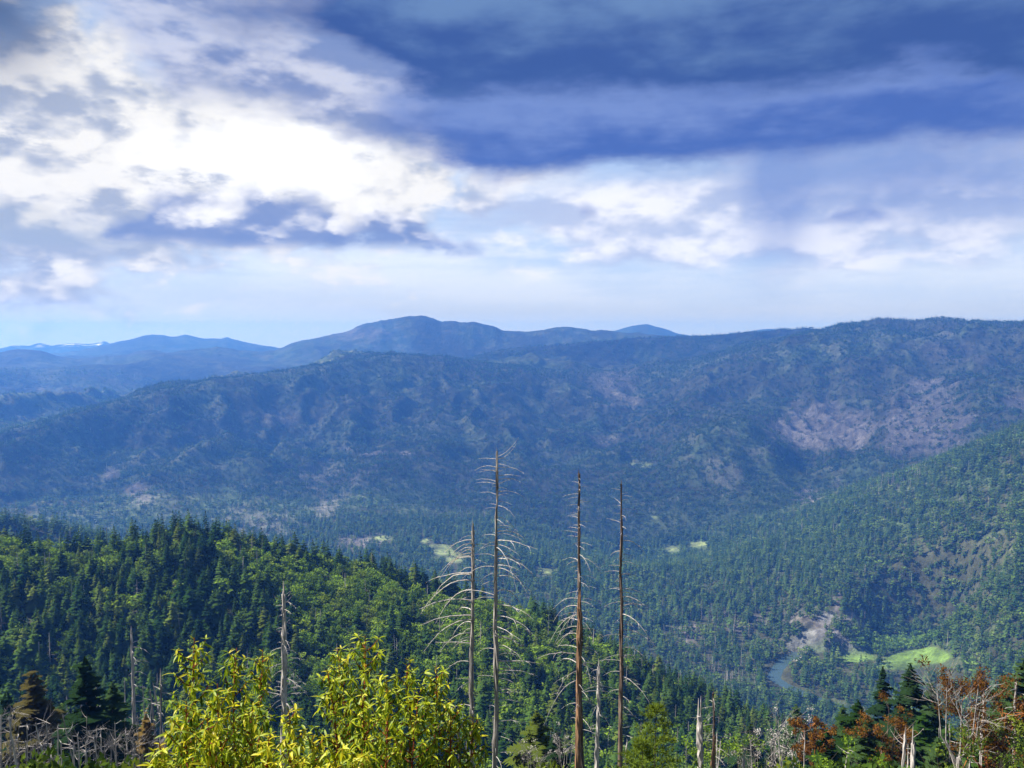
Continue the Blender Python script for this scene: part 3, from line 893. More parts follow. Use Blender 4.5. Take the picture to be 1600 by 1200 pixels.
def scatter_tree(coll):
    ng = bpy.data.node_groups.new('scatter_' + coll.name, 'GeometryNodeTree')
    ng.interface.new_socket('Geometry', in_out='INPUT', socket_type='NodeSocketGeometry')
    ng.interface.new_socket('Geometry', in_out='OUTPUT', socket_type='NodeSocketGeometry')
    N, L = ng.nodes, ng.links
    gi, go = N.new('NodeGroupInput'), N.new('NodeGroupOutput')
    m2p = N.new('GeometryNodeMeshToPoints')
    ci = N.new('GeometryNodeCollectionInfo'); ci.inputs[0].default_value = coll
    ci.inputs['Separate Children'].default_value = True; ci.inputs['Reset Children'].default_value = True
    iop = N.new('GeometryNodeInstanceOnPoints'); iop.inputs['Pick Instance'].default_value = True
    def attr(nm, typ):
        a = N.new('GeometryNodeInputNamedAttribute'); a.data_type = typ; a.inputs[0].default_value = nm
        return next(s for s in a.outputs if s.enabled and s.name == 'Attribute')
    L.new(gi.outputs[0], m2p.inputs[0]); L.new(m2p.outputs[0], iop.inputs['Points'])
    L.new(ci.outputs[0], iop.inputs['Instance'])
    L.new(attr('kind_index', 'INT'), iop.inputs['Instance Index'])
    L.new(attr('turn', 'FLOAT_VECTOR'), iop.inputs['Rotation'])
    L.new(attr('size', 'FLOAT_VECTOR'), iop.inputs['Scale'])
    L.new(iop.outputs[0], go.inputs[0])
    return ng
GN = {l: scatter_tree(LODS[l]) for l in LODS}

def forest(name, label, pts, kinds, hs, ws, lod):
    me = bpy.data.meshes.new(name)
    n = len(pts)
    me.vertices.add(n); me.vertices.foreach_set('co', np.asarray(pts, np.float32).ravel())
    a = me.attributes.new('kind_index', 'INT', 'POINT'); a.data.foreach_set('value', np.asarray(kinds, np.int32))
    a = me.attributes.new('turn', 'FLOAT_VECTOR', 'POINT')
    tv = np.zeros((n, 3), np.float32); tv[:, 2] = RNG.random(n) * 6.283; tv[:, :2] = RNG.normal(size=(n, 2)) * 0.03
    a.data.foreach_set('vector', tv.ravel())
    a = me.attributes.new('size', 'FLOAT_VECTOR', 'POINT')
    a.data.foreach_set('vector', np.stack([hs * ws, hs * ws, hs], 1).astype(np.float32).ravel())
    o = link(name, me, kind='stuff', label=label, category='forest')
    o.modifiers.new('scatter', 'NODES').node_group = GN[lod]
    return o

def sample_band(r0, r1, spacing, half=R(37)):
    """random ground points in the view sector, thinned to those that can show"""
    n = int(half * (r1 * r1 - r0 * r0) / (spacing * spacing))
    th = (RNG.random(n) * 2 - 1) * half
    r = np.sqrt(r0 * r0 + RNG.random(n) * (r1 * r1 - r0 * r0))
    return th, r

def visible(th, r, z, h):
    fi = np.interp(th, TH[:600], np.arange(600)); i = fi.astype(int)
    j = np.clip(np.searchsorted(RR, r) - 1, 0, NR - 1)
    return (z + h) / r + 0.004 > RUNMAX[i, j]

def cover_any(kinds, px, py, r, x, y):
    m = np.zeros_like(px)
    for k in kinds: m = np.maximum(m, cover(k, px, py, r, x, y))
    return m

def plant(r0, r1, spacing, hmean, fir_w=1.0):
    th, r = sample_band(r0, r1, spacing)
    x, y = r * np.sin(th), r * np.cos(th)
    z = height_at(x, y)
    n = len(r)
    nb = fbm(x / 300, y / 300, 4, 91); nm_ = fbm(x / 60, y / 60, 3, 93)
    h = hmean * (0.50 + 0.85 * RNG.random(n) ** 1.2) * (1 + 0.25 * nb)
    keep = visible(th, r, z, h)
    th, r, x, y, z, nb, nm_, h = (q[keep] for q in (th, r, x, y, z, nb, nm_, h))
    n = len(r); u = RNG.random(n)
    px, py = project(x, y, z); px2, py2 = project(x, y, z + h); px3, py3 = project(x, y, z + 0.5 * h)
    # what grows where
    p_oak = 0.17 + 0.16 * (r < 1000) * sstep(470, 600, r) + 0.45 * sstep(0.05, 0.4, nm_) + 0.35 * sstep(2300, 3300, r) * sstep(-0.1, 0.4, nb)
    p_oak += 0.25 * np.exp(-(((px - 1480) / 130) ** 2 + ((py - 930) / 80) ** 2)) * (r > 1000)
    p_oak += 0.30 * np.exp(-(((px - 950) / 230) ** 2 + ((py - 770) / 50) ** 2)) * (r > 2000)
    p_oak += 0.20 * (r < 1000) * (r > 450) * sstep(330, 480, px) * sstep(860, 740, px)  # extra bright oaks mimic the sunlit green of the spur crest and flank
    p_snag = 0.03 + 0.04 * (r < 1000) + 0.30 * sstep(0.15, 0.5, fbm(x / 220, y / 220, 4, 97)) * sstep(2000, 2700, r)
    p_snag += 0.55 * np.exp(-(((px - 1125) / 55) ** 2 + ((py - 1065) / 26) ** 2)) * (r > 500) + 0.30 * np.exp(-(((px - 1110) / 90) ** 2 + ((py - 990) / 40) ** 2)) * (r > 1000)
    kind = np.where(u < p_oak, 1, np.where(u < p_oak + p_snag, 3, 0))
    grove = (np.exp(-(((px - 1400) / 75) ** 2 + ((py - 1012) / 22) ** 2)) > 0.4) & (r > 1300) & (r < 1800)
    kind = np.where(grove & (u < 0.9), 2, kind)
    h = np.where(kind == 1, h * 0.52, np.where(kind == 2, h * 0.6, np.where(kind == 3, h * 0.85, h)))
    px2, py2 = project(x, y, z + h); px3, py3 = project(x, y, z + 0.5 * h)
    # clearings
    open_ = cover_any(('meadow', 'grass', 'gravel'), px, py, r, x, y)
    op2 = np.maximum(cover_any(('meadow', 'grass', 'gravel'), px2, py2, r + 60, x, y), cover_any(('meadow', 'grass', 'gravel'), px3, py3, r + 30, x, y))
    bare = cover_any(('bare',), px, py, r, x, y); rock = cover_any(('rock',), px, py, r, x, y)
    rd = np.full(n, 1e4); w_ = (r > 1100) & (r < 1900); rd[w_] = river_dist(x[w_], y[w_])
    pool = ((np.abs(px2 - 1217) < 20) & (np.abs(py2 - 1046) < 24)) | ((np.abs(px3 - 1217) < 16) & (np.abs(py3 - 1046) < 20))
    pool &= (r > 1200) & (r < 1560)
    v = RNG.random(n)
    k = (v > open_ * 1.0) & (v > op2 * 0.97) & (v > rock * 0.55) & (v > bare * 0.66) & (rd > 14) & ~pool
    # patchy thinning of the slopes
    thin = 0.10 + 0.42 * sstep(0.12, 0.5, fbm(x / 130, y / 130, 4, 99)) * sstep(2200, 3000, r)
    k &= RNG.random(n) > thin
    kind = np.where((bare > 0.3) & (RNG.random(n) < 0.5), 3, kind)
    x, y, z, h, kind, r = (q[k] for q in (x, y, z, h, kind, r))
    n = len(x)
    lo = np.array([FIR[0], OAK[0], GROVE[0], SNAG[0]])[kind]; hi = np.array([FIR[1], OAK[1], GROVE[1], SNAG[1]])[kind]
    idx = lo + np.floor(RNG.random(n) * (hi - lo)).astype(int)
    ws = np.where(kind == 0, fir_w, 1.25) * (0.70 + 0.65 * RNG.random(n))
    return np.stack([x, y, z - 0.3], 1), idx, h, ws, kind, r
#@@PROTO_END

pts, idx, hh, ww, kd, rr_ = plant(330, 985, 5.0, 18.0, 1.12)
# the trees of the spur that show largest stand as single trees (built below); the rest is forest
pxs, pys = project(pts[:, 0], pts[:, 1], pts[:, 2] + hh)
infr = (pxs > -15) & (pxs < 1615) & (pys < 1195) & (pys > 500)
cand = np.where(infr)[0]
def pick(kc, n, min_gap):
    c_ = [i for i in cand if kd[i] == kc]
    c_.sort(key=lambda i: -hh[i] / rr_[i])
    out = []; cell = {}
    for i in c_:
        q = (int(pts[i, 0] // min_gap), int(pts[i, 1] // min_gap))
        if q in cell: continue
        cell[q] = 1; out.append(i)
        if len(out) >= n: break
    return out
SPUR_FIR, SPUR_OAK, SPUR_SNAG = pick(0, 260, 5.0), pick(1, 90, 8.0), pick(3, 60, 9.0)
chosen = np.zeros(len(pts), bool)
for l in (SPUR_FIR, SPUR_OAK, SPUR_SNAG): chosen[l] = True
rest = ~chosen
forest('spur_forest', 'dense dark green forest covering the rounded spur before the valley', pts[rest], idx[rest], hh[rest], ww[rest], 2)
SPUR = dict(p=pts, h=hh, w=ww)
q = plant(985, 1420, 7.0, 26.0, 1.05); q2 = plant(1420, 2640, 8.6, 25.0, 1.1)
forest('valley_forest', 'hazy green conifer forest filling the valley around the river', *(np.concatenate([a, b]) for a, b in zip(q[:4], q2[:4])), 1)
q = plant(2640, 4300, 11.5, 23.0, 1.15)[:4]; q2 = plant(4300, 6100, 14.5, 23.0, 1.2)[:4]
forest('ridge_forest', 'blue hazed forest and brush on the broad mountain ridge', *(np.concatenate([a, b]) for a, b in zip(q, q2)), 0)
q = plant(6700, 7700, 30.0, 24.0, 1.4)[:4]
forest('far_forest', 'faint tree cover along the dark blue hills behind the ridge', *q, 0)
print('forest points', len(pts), sum(len(o.data.vertices) for o in COL.objects if o.name.endswith('_forest')))
#@@FOREST_END

# ================================================================== single trees
def thing(name, loc, label, category, group=None, rz=0.0, scale=None):
    o = bpy.data.objects.new(name, None)
    COL.objects.link(o)
    o.empty_display_size = 0.5
    o.location = tuple(float(v) for v in loc); o.rotation_euler = (0, 0, rz)
    if scale is not None: o.scale = tuple(float(v) for v in scale)
    o['label'] = label; o['category'] = category
    if group: o['group'] = group
    return o

def ground(px, r):
    """ground point straight below a picture column at distance r"""
    th = math.atan((px - 800) / F_PX * (1 / CP))
    for _ in range(4):
        x, y = r * math.sin(th), r * math.cos(th)
        z = float(height_at(np.array([x]), np.array([y]))[0])
        ppx, _p = project(np.array([x]), np.array([y]), np.array([z + 0.35 * r * 0.2]))
        th += math.atan((px - float(ppx[0])) / F_PX)
    return x, y, z

def top_z(px, py, r):
    return float(pix_dir(px, py)[1]) * r

# ---- single trees on the spur: three crowns of each kind, shared by all copies
def fir_meshes(seed, mat, whorls=24, per=8, blades=4, w=0.20, bare=0.1):
    r_ = rg(seed)
    t = Tris(); V, T = trunk_shape(0.97, 0.013, r_, 0, 4, 0.08, 6); V[:, 2] = np.maximum(V[:, 2], -0.08); t.add(V, T)
    c_ = Tris(); V, T = conifer_crown(1.0, w, r_, whorls, per, blades, bare, 0.32, 0.24); c_.add(V, T)
    return t.mesh('trunk', M['bark']), c_.mesh('crown', mat)
SP_FIR = [fir_meshes(30 + k, M['needles'], 20, 7, 3, 0.16 + 0.025 * k, 0.08 + 0.03 * k) for k in range(5)]
def oak_meshes(seed, mat, clumps=22, each=40, size=0.04, w=0.42, bark='bark'):
    tr, cr = broadleaf(1.0, w, rg(seed), clumps, each, size, 0.16)
    for v in tr.V: v[:, 2] = np.maximum(v[:, 2], -0.06)
    return tr.mesh('trunk', M[bark]), cr.mesh('crown', mat)
SP_OAK = [oak_meshes(50 + k, M['leaves'], 18, 34, 0.045, 0.38 + 0.06 * k) for k in range(4)]
def snag_meshes(seed, mat, n_br=26, L0=0.15):
    tr, br = dead_shape(1.0, 0.016, rg(seed), n_br, L0, 5, 0.2, 0.25)
    for v in tr.V: v[:, 2] = np.maximum(v[:, 2], -0.08)
    b = Tris()
    for q in br: b.add(np.concatenate(q.V), np.concatenate(q.T))
    return tr.mesh('trunk', mat), b.mesh('branches', mat)
SP_SNAG = [snag_meshes(70 + k, M['silver']) for k in range(3)]

def stand(ids, name, meshes, look, group, second, others, wmul=1.0):
    for k, i in enumerate(ids):
        p, h, w = SPUR['p'][i], SPUR['h'][i], SPUR['w'][i] * wmul
        r_i = math.hypot(p[0], p[1])
        size = 'tall ' if h > look[2] else ('short ' if h < look[1] else '')
        zone = 'on the wooded spur crest' if r_i > 545 else ('halfway down the wooded spur' if r_i > 450 else 'low on the wooded spur')
        near = ''
        for txt, oid in others:
            q = SPUR['p'][oid]
            if len(q) and np.min(np.hypot(q[:, 0] - p[0], q[:, 1] - p[1])) < 9.0: near = ' beside ' + txt
        tm, cm = meshes[k % len(meshes)]
        o = thing(name, p, size + look[0] + near + ' ' + zone, 'tree', group, RNG.random() * 6.28, (h * w, h * w, h))
        link('trunk', tm, o); link(second, cm, o)
B_OAK, B_SNAG, B_FIR = ('a leafy broadleaf tree', SPUR_OAK), ('a silver dead tree', SPUR_SNAG), ('a dark conifer', SPUR_FIR)
stand(SPUR_FIR, 'conifer_tree', SP_FIR, ('dark green conifer', 18.5, 22), 'single conifers on the wooded spur', 'crown', (B_OAK, B_SNAG))
stand(SPUR_OAK, 'broadleaf_tree', SP_OAK, ('bright green broadleaf tree', 9, 11), 'broadleaf trees on the wooded spur', 'crown', (B_FIR, B_SNAG))
stand(SPUR_SNAG, 'dead_tree', SP_SNAG, ('thin silver dead tree', 14, 17), 'dead trees on the wooded spur', 'branches', (B_FIR, B_OAK))

# ---- conifers on the near slope, below the viewpoint
NEAR_FIR = {k: [fir_meshes(90 + 7 * j, M[m], 44, 9, 6, 0.135 + 0.02 * j, b) for j in range(3)] for k, m, b in (('dark', 'needles_dark', 0.16), ('rust', 'needles_rust', 0.14), ('green', 'needles', 0.10))}
def near_fir(px, py_top, r, kind, var, label, wmul=1.0, group=None, name='conifer_tree'):
    wmul *= 1.35
    x, y, z = ground(px, r)
    h = (top_z(px, py_top, r) - z) / 1.01
    tm, cm = NEAR_FIR[kind][var]
    w = wmul * (0.9 + 0.2 * random.random())
    o = thing(name, (x, y, z - 0.2), label, 'tree', group, random.random() * 6.28, (h * w, h * w, h))
    link('trunk', tm, o); link('crown', cm, o)
    return o
near_fir(141, 1022, 118, 'dark', 0, 'dark conifer with bare lower trunk standing over grey dead poles', 1.25)
near_fir(62, 1044, 130, 'rust', 1, 'brownish conifer behind the grey dead thicket beside a pale snag', 1.2)
near_fir(100, 1098, 150, 'dark', 1, 'small shaded conifer squeezed between the brownish conifer and the bare-trunked one', 1.1)
near_fir(182, 1062, 125, 'dark', 2, 'dark conifer close beside the bare-trunked conifer over the dead poles', 1.2)
near_fir(232, 1112, 118, 'rust', 0, 'low rusty conifer beside the yellow leaved shrubs', 1.2)
near_fir(20, 1075, 175, 'dark', 0, 'dark conifer behind the brownish conifer at the dead thicket', 1.2)
near_fir(1374, 1038, 150, 'dark', 0, 'slender dark conifer with sparse top beside a taller shaggy one', 0.85)
near_fir(1416, 1034, 140, 'dark', 2, 'tall shaggy dark conifer standing between two slimmer conifers', 1.05)
near_fir(1450, 1064, 150, 'dark', 1, 'slim dark conifer beside the grey leafless tree', 0.85)
near_fir(1313, 1100, 135, 'dark', 1, 'narrow nearly black conifer behind a broad green conifer', 0.9)
near_fir(1337, 1092, 125, 'green', 2, 'broad green conifer between the rust leaved trees', 1.25)
near_fir(1436, 1113, 115, 'green', 1, 'yellow green young conifer under the tall shaggy conifer', 1.35)
near_fir(1475, 1128, 110, 'green', 0, 'low green conifer in front of the grey leafless tree', 1.3)
near_fir(1588, 1028, 120, 'dark', 2, 'big dark conifer with wide boughs at the rust leaved tree', 1.35)
near_fir(1560, 1050, 165, 'dark', 0, 'dark conifer behind the large rust leaved tree', 1.1)
near_fir(1240, 1100, 210, 'dark', 1, 'dark conifer rising behind the grey dead bush', 1.1)
near_fir(1255, 1120, 190, 'dark', 0, 'shaded conifer between the grey dead bush and the orange tree', 1.1)
near_fir(1170, 1128, 200, 'dark', 2, 'dark conifer close to the grey dead bush on the lower slope', 1.1)
near_fir(1350, 1122, 100, 'dark', 2, 'dense dark conifer under the slender sparse topped conifer', 1.3)
near_fir(1402, 1112, 108, 'dark', 1, 'dark pointed conifer in front of the tall shaggy conifer', 1.2)
near_fir(1506, 1128, 112, 'dark', 0, 'dark conifer behind the low green leafy tree', 1.3)
near_fir(1290, 1138, 104, 'green', 0, 'small green conifer close to the orange leaved tree', 1.3)
near_fir(1530, 1150, 96, 'green', 2, 'small green conifer under the large orange brown tree', 1.3)
near_fir(1462, 1150, 92, 'dark', 2, 'short dark conifer at the trunk of the grey leafless tree', 1.3)
near_fir(838, 1108, 120, 'green', 2, 'small pointed green conifer behind the tallest grey snag', 1.3)
near_fir(868, 1140, 110, 'dark', 0, 'small dark conifer between the tall snags', 1.2)
near_fir(1205, 1165, 120, 'dark', 1, 'short dark conifer at the foot of the grey dead bush', 1.2)

# ---- thick young pine with long needles
def young_pine(px, py_top, r, label, wmul=1.0, mat='pine', seed=120):
    r_ = rg(seed); x, y, z = ground(px, r); h = top_z(px, py_top, r) - z
    o = thing('pine_tree', (x, y, z - 0.1), label, 'tree')
    t = Tris(); V, T = trunk_shape(h * 0.97, h * 0.014, r_, 0, 6, 0.08, 7); t.add(V, T); link('trunk', t.mesh('trunk', M['bark']), o)
    V, T = conifer_crown(h, h * 0.25 * wmul, r_, 26, 8, 2, 0.08, -0.15, 0.3, 0.7)
    cs = V.reshape(-1, 3, 3).mean(1); sel = r_.random(len(cs)) < 0.75; cs = cs[sel]
    b = Tris(); P_ = []
    for c0 in cs:                                            # tufts of needles
        out = np.array([c0[0], c0[1], 0.0]); out /= np.linalg.norm(out) + 1e-6
        for _ in range(9):
            d = out * 0.5 + np.array([0, 0, 0.55]) + r_.normal(size=3) * 0.55; d /= np.linalg.norm(d)
            s = np.cross(d, r_.normal(size=3)); s /= np.linalg.norm(s)
            L = 0.30 * (0.6 + 0.7 * r_.random())
            P_ += [c0 + s * 0.022, c0 - s * 0.022, c0 + d * L]
    V = np.array(P_); b.add(V, np.arange(len(V)).reshape(-1, 3)); link('crown', b.mesh('crown', M[mat]), o)
young_pine(1022, 1098, 42, 'bushy yellow green young pine at the foot of the reddish brown snag', 1.15)
young_pine(1003, 1150, 40, 'low yellow green pine beside the bushy young pine', 1.3, 'pine', 121)

# ---- rust leaved and grey leafless broadleaf trees on the right of the slope
def limb_tree(name, px, py_top, r, label, width_px, leaf, bark, seed, clumps=26, leaf_n=90, leaf_size=0.11, twiggy=0, lean=0.0, cat='tree', group=None):
    r_ = rg(seed); x, y, z = ground(px, r); h = top_z(px, py_top, r) - z
    w = width_px / F_PX * r / 2
    o = thing(name, (x, y, z - 0.1), label, cat, group)
    t = Tris()
    fork = h - max(2.6 * w, 0.35 * h)
    lx = lean * h
    V, T = tube([(0, 0, -0.5), (lx * .3 + .1, 0.1, fork * .5), (lx * .6, 0, fork)], [h * .017, h * .014, h * .012], 7); t.add(V, T)
    link('trunk', t.mesh('trunk', M[bark]), o)
    tips = []
    n_l = 6
    for k in range(n_l):
        a = k * 6.283 / n_l + r_.normal() * .3
        zz = fork * (0.82 + 0.18 * r_.random())
        q0 = np.array([lx * .6 * zz / fork, 0, zz])
        q2 = np.array([lx + math.cos(a) * w * (.35 + .6 * r_.random()), math.sin(a) * w * (.35 + .6 * r_.random()), h - (0.02 + .35 * r_.random()) * (h - fork)])
        q1 = q0 * .5 + q2 * .5 + np.array([math.cos(a) * w * .22, math.sin(a) * w * .22, -0.05 * h])
        b = Tris(); V, T = tube([q0, q0 * .6 + q1 * .4, q1, q2], [h * .0065, h * .005, h * .0035, h * .0015], 5, False); b.add(V, T)
        def twig(p0, p1, rad, depth):
            tips.append(p1)
            V, T = tube([p0, (p0 + p1) / 2 + r_.normal(size=3) * .05 * np.linalg.norm(p1 - p0), p1], [rad, rad * .75, rad * .4], 3, False); b.add(V, T)
            if depth > 0:
                for _ in range(3):
                    f = .4 + .6 * r_.random(); s = p0 + (p1 - p0) * f
                    d = (p1 - p0) * (.5 + .3 * r_.random()) + r_.normal(size=3) * np.linalg.norm(p1 - p0) * .33
                    twig(s, s + d, rad * .6, depth - 1)
        for _ in range(5):
            f = .35 + .65 * r_.random(); s = q1 + (q2 - q1) * f if f > .5 else q0 + (q1 - q0) * (f * 2)
            d = np.array([math.cos(a) * .5, math.sin(a) * .5, .7]) + r_.normal(size=3) * .5
            twig(s, s + d / np.linalg.norm(d) * w * (.35 + .4 * r_.random()), h * .0018, twiggy)
        link('limb', b.mesh('limb', M[bark]), o)
    if leaf:
        tips = np.array(tips); ch = tips[r_.permutation(len(tips))[:clumps]]
        V, T = leaf_cloud(ch, np.full(len(ch), w * .26), leaf_n, leaf_size, r_, .85)
        c_ = Tris(); c_.add(V, T); link('crown', c_.mesh('crown', M[leaf]), o)
    return o
limb_tree('withered_tree', 1270, 1132, 105, 'small orange leaved tree beside the grey dead bush', 46, 'rust_leaves', 'orange_bark', 201, 60, 70, 0.13, 1, 0.02)
limb_tree('withered_tree', 1378, 1118, 100, 'rust brown leaved tree in front of the slender dark conifer', 62, 'rust_leaves', 'brown_bark', 202, 70, 70, 0.11, 1)
limb_tree('withered_tree', 1546, 1085, 92, 'large orange brown tree with bare reddish limbs beside the grey leafless tree', 86, 'rust_leaves', 'orange_bark', 203, 110, 80, 0.12, 1, -0.03)
limb_tree('leafless_tree', 1492, 1066, 84, 'pale grey leafless tree with forked limbs and fine twigs', 74, None, 'ash', 204, twiggy=2, lean=0.01)
limb_tree('dead_bush', 1222, 1132, 110, 'grey dead bush full of fine pale twigs beside the orange tree', 58, 'grey_twigs', 'ash', 205, 26, 30, 0.10, 2)
limb_tree('dead_bush', 1186, 1160, 100, 'lower grey dead bush next to the twiggy one above broken posts', 48, 'grey_twigs', 'ash', 206, 18, 26, 0.10, 2)
limb_tree('dead_bush', 880, 1150, 80, 'small grey dead bush between the tall snags', 34, 'grey_twigs', 'ash', 207, 14, 24, 0.07, 2)
limb_tree('dead_bush', 835, 1172, 70, 'tiny grey dead bush under the small pointed conifer', 44, 'grey_twigs', 'ash', 208, 14, 24, 0.06, 2)
limb_tree('green_tree', 1590, 1130, 90, 'dark green leafy tree under the big wide boughed conifer', 70, 'brush', 'bark', 209, 26, 60, 0.16, 1)
limb_tree('green_tree', 1515, 1172, 70, 'low green leafy tree at the foot of the grey leafless tree', 110, 'brush', 'bark', 210, 30, 70, 0.12, 1)
limb_tree('green_tree', 1130, 1150, 120, 'dark leafy tree behind the broken grey post', 90, 'leaves', 'bark', 211, 30, 60, 0.2, 1)
limb_tree('green_tree', 1300, 1180, 80, 'low dark leafy tree under the narrow black conifer', 110, 'leaves', 'bark', 212, 30, 60, 0.13, 1)

# ================================================================== tall dead snags
def snag(px, py_top, r, label, bark, d_px, branches, seed, lean=0.0, top=0.3, cat='tree', name='dead_tree', group=None, twigs=2, branch_mat='twig', z_extra=0.0):
    """branches: list of (row0, row1, count, length_px_min, length_px_max, droop, side) ; side -1 left, 1 right, 0 both"""
    r_ = rg(seed); x, y, z = ground(px, r); h = top_z(px, py_top, r) - z
    o = thing(name, (x, y, z - 0.2), label, cat, group)
    n = 26; zz = np.linspace(-0.3, h, n)
    p = np.stack([lean * (zz - h) + 0.026 * r_.normal(size=n).cumsum(), 0.02 * r_.normal(size=n).cumsum(), zz], 1)
    r0 = d_px / F_PX * r / 2
    f = np.linspace(0, 1, n)
    rad = r0 * (1 - (1 - top) * f ** 1.1) * (1 + 0.05 * r_.normal(size=n))
    t = Tris(); V, T = tube(p, rad, 10)
    V = V + r_.normal(size=V.shape) * np.array([.13, .13, 0]) * r0
    t.add(V, T)
    # splintered top
    for k in range(4):
        a = k * 1.6 + r_.random(); b0 = p[-1] + np.array([math.cos(a), math.sin(a), 0]) * rad[-1] * .5
        V, T = tube([b0 - np.array([0, 0, .2]), b0 + np.array([0, 0, (.1 + .5 * r_.random()) * (rad[-1] / .06)])], [rad[-1] * .45, rad[-1] * .05], 4); t.add(V, T)
    link('trunk', t.mesh('trunk', M[bark]), o)
    for (y0, y1, cnt, l0, l1, droop, side) in branches:
        for k in range(cnt):
            py = y0 + (y1 - y0) * (k + r_.random()) / cnt
            hz_ = min(max(top_z(px, py, r) - z, 0.3), h * .995)
            L = (l0 + (l1 - l0) * r_.random()) / F_PX * r
            if side == 0: a = r_.random() * 6.283
            else: a = (0 if side > 0 else math.pi) + r_.normal() * 0.55
            c0 = np.array([np.interp(hz_, zz, p[:, 0]), np.interp(hz_, zz, p[:, 1]), hz_])
            b = branch_shape(c0, a, L, max(0.019, min(0.05, L * .0145)) * (r / 55), droop * (.25 + 1.25 * r_.random()), r_, 0.02 + .28 * r_.random(), 8, 4, twigs + 1 if L > 0.8 else 0)
            link('branch', b.mesh('branch', M[branch_mat]), o)
    return o
# row ranges are picture rows
snag(745, 826, 60, 'grey snag with broken top and long pale boughs drooping to one side', 'dead_bark', 9.5, [(830, 870, 11, 20, 60, .7, -1), (835, 900, 5, 15, 35, .5, 1), (880, 1000, 17, 20, 85, .85, -1), (1000, 1100, 5, 15, 60, .5, -1), (900, 1180, 16, 4, 30, .3, 0), (840, 1190, 16, 3, 9, .1, 0)], 301, 0.012, .5)
snag(775, 700, 53, 'tallest grey snag with forked crooked tip and long curved boughs', 'dead_bark', 10.5, [(702, 716, 2, 26, 36, -1.0, 1), (728, 734, 2, 26, 34, .25, -1), (708, 790, 12, 18, 52, .35, 1), (712, 800, 7, 14, 40, .3, -1), (800, 900, 17, 25, 78, .7, 1), (820, 940, 9, 20, 55, .5, -1), (920, 1060, 22, 20, 92, .75, 1), (960, 1190, 12, 10, 45, .4, 0), (720, 1190, 26, 3, 10, .1, 0), (1060, 1190, 8, 20, 60, .4, 1)], 302, 0.003, .22)
snag(904, 735, 56, 'dark charred snag thick with short stubby branches', 'dark_bark', 10.5, [(740, 860, 34, 9, 28, .2, 0), (860, 960, 26, 12, 40, .5, 0), (930, 1060, 16, 18, 70, .7, -1), (950, 1100, 16, 15, 60, .8, 1), (860, 1190, 20, 3, 9, .1, 0), (1060, 1190, 8, 15, 50, .5, 0)], 303, -0.012, .22)
snag(967, 752, 60, 'reddish brown snag with thin spire and arching boughs', 'brown_bark', 9, [(756, 840, 18, 8, 28, .2, 0), (840, 940, 13, 16, 45, .6, 1), (850, 940, 11, 10, 30, .4, -1), (930, 1060, 17, 14, 64, .75, 1), (960, 1080, 6, 12, 40, .5, -1), (840, 1190, 20, 3, 9, .1, 0), (1060, 1190, 8, 15, 45, .5, 1)], 304, -0.006, .2)
snag(903, 945, 55, 'splintered orange brown stub leaning on the dark charred snag', 'raw_wood', 10, [(1000, 1180, 6, 8, 30, .4, 0)], 305, 0.004, .75, twigs=0)
snag(934, 1040, 72, 'thin pale grey snag between the charred and the reddish snags', 'silver', 8, [(1045, 1180, 14, 10, 34, .4, 0)], 306, 0.0, .6)
snag(446, 925, 84, 'gnarled grey snag with tangled side twigs behind the yellow shrubs', 'silver', 13, [(926, 940, 4, 6, 16, -.6, 0), (935, 1010, 20, 10, 28, .45, 0), (1000, 1100, 24, 14, 38, .5, 0), (1040, 1110, 16, 20, 42, .6, 1)], 307, 0.0, .35, twigs=4)
snag(214, 985, 135, 'pale snag with double tip standing among dark conifers', 'silver', 8, [(1000, 1100, 16, 8, 24, .5, 0)], 308, 0.0, .3)
snag(256, 1050, 130, 'short thin snag beside the pale double tipped snag', 'dead_bark', 5, [(1055, 1130, 12, 6, 18, .4, 0)], 309, 0.0, .4)
snag(1094, 1116, 62, 'pale broken post with a bent flat top', 'silver', 10, [(1118, 1124, 4, 10, 22, .15, 0)], 310, 0.01, .85, twigs=0)
snag(1113, 1168, 60, 'short orange torn post near the pale broken post', 'raw_wood', 8, [], 311, 0.0, .8, twigs=0)
snag(1112, 1080, 75, 'dark thin snag with drooping dead boughs behind the broken posts', 'dark_bark', 7, [(1085, 1180, 18, 10, 30, .6, 0)], 312, 0.0, .35)
snag(1527, 1082, 95, 'thin pale snag between the grey leafless tree and the rust tree', 'silver', 6, [(1090, 1170, 12, 8, 24, .4, 0)], 313, 0.0, .4)
snag(1578, 1062, 100, 'pale straight snag under the big dark conifer', 'dead_bark', 6, [(1070, 1170, 14, 8, 22, .4, 0)], 314, 0.0, .4)
snag(1411, 1142, 78, 'forked white dead stem in front of the rust brown tree', 'silver', 6, [(1144, 1170, 5, 8, 24, -.6, 0)], 315, 0.02, .6, twigs=0)
snag(1427, 1160, 76, 'short white dead post beside the forked white stem', 'silver', 7, [], 316, 0.0, .8, twigs=0)
snag(1158, 1185, 60, 'stubby grey post below the lower dead bush', 'silver', 6, [], 317, -0.02, .8, twigs=0)
snag(717, 1140, 90, 'dark snag behind the broad glossy green shrub', 'dark_bark', 6, [(1145, 1180, 6, 6, 16, .3, 0)], 318, 0.0, .6)
snag(978, 1155, 70, 'short grey spike beside the reddish brown snag', 'silver', 5, [(1160, 1180, 4, 6, 12, .3, 0)], 319, 0.0, .4)
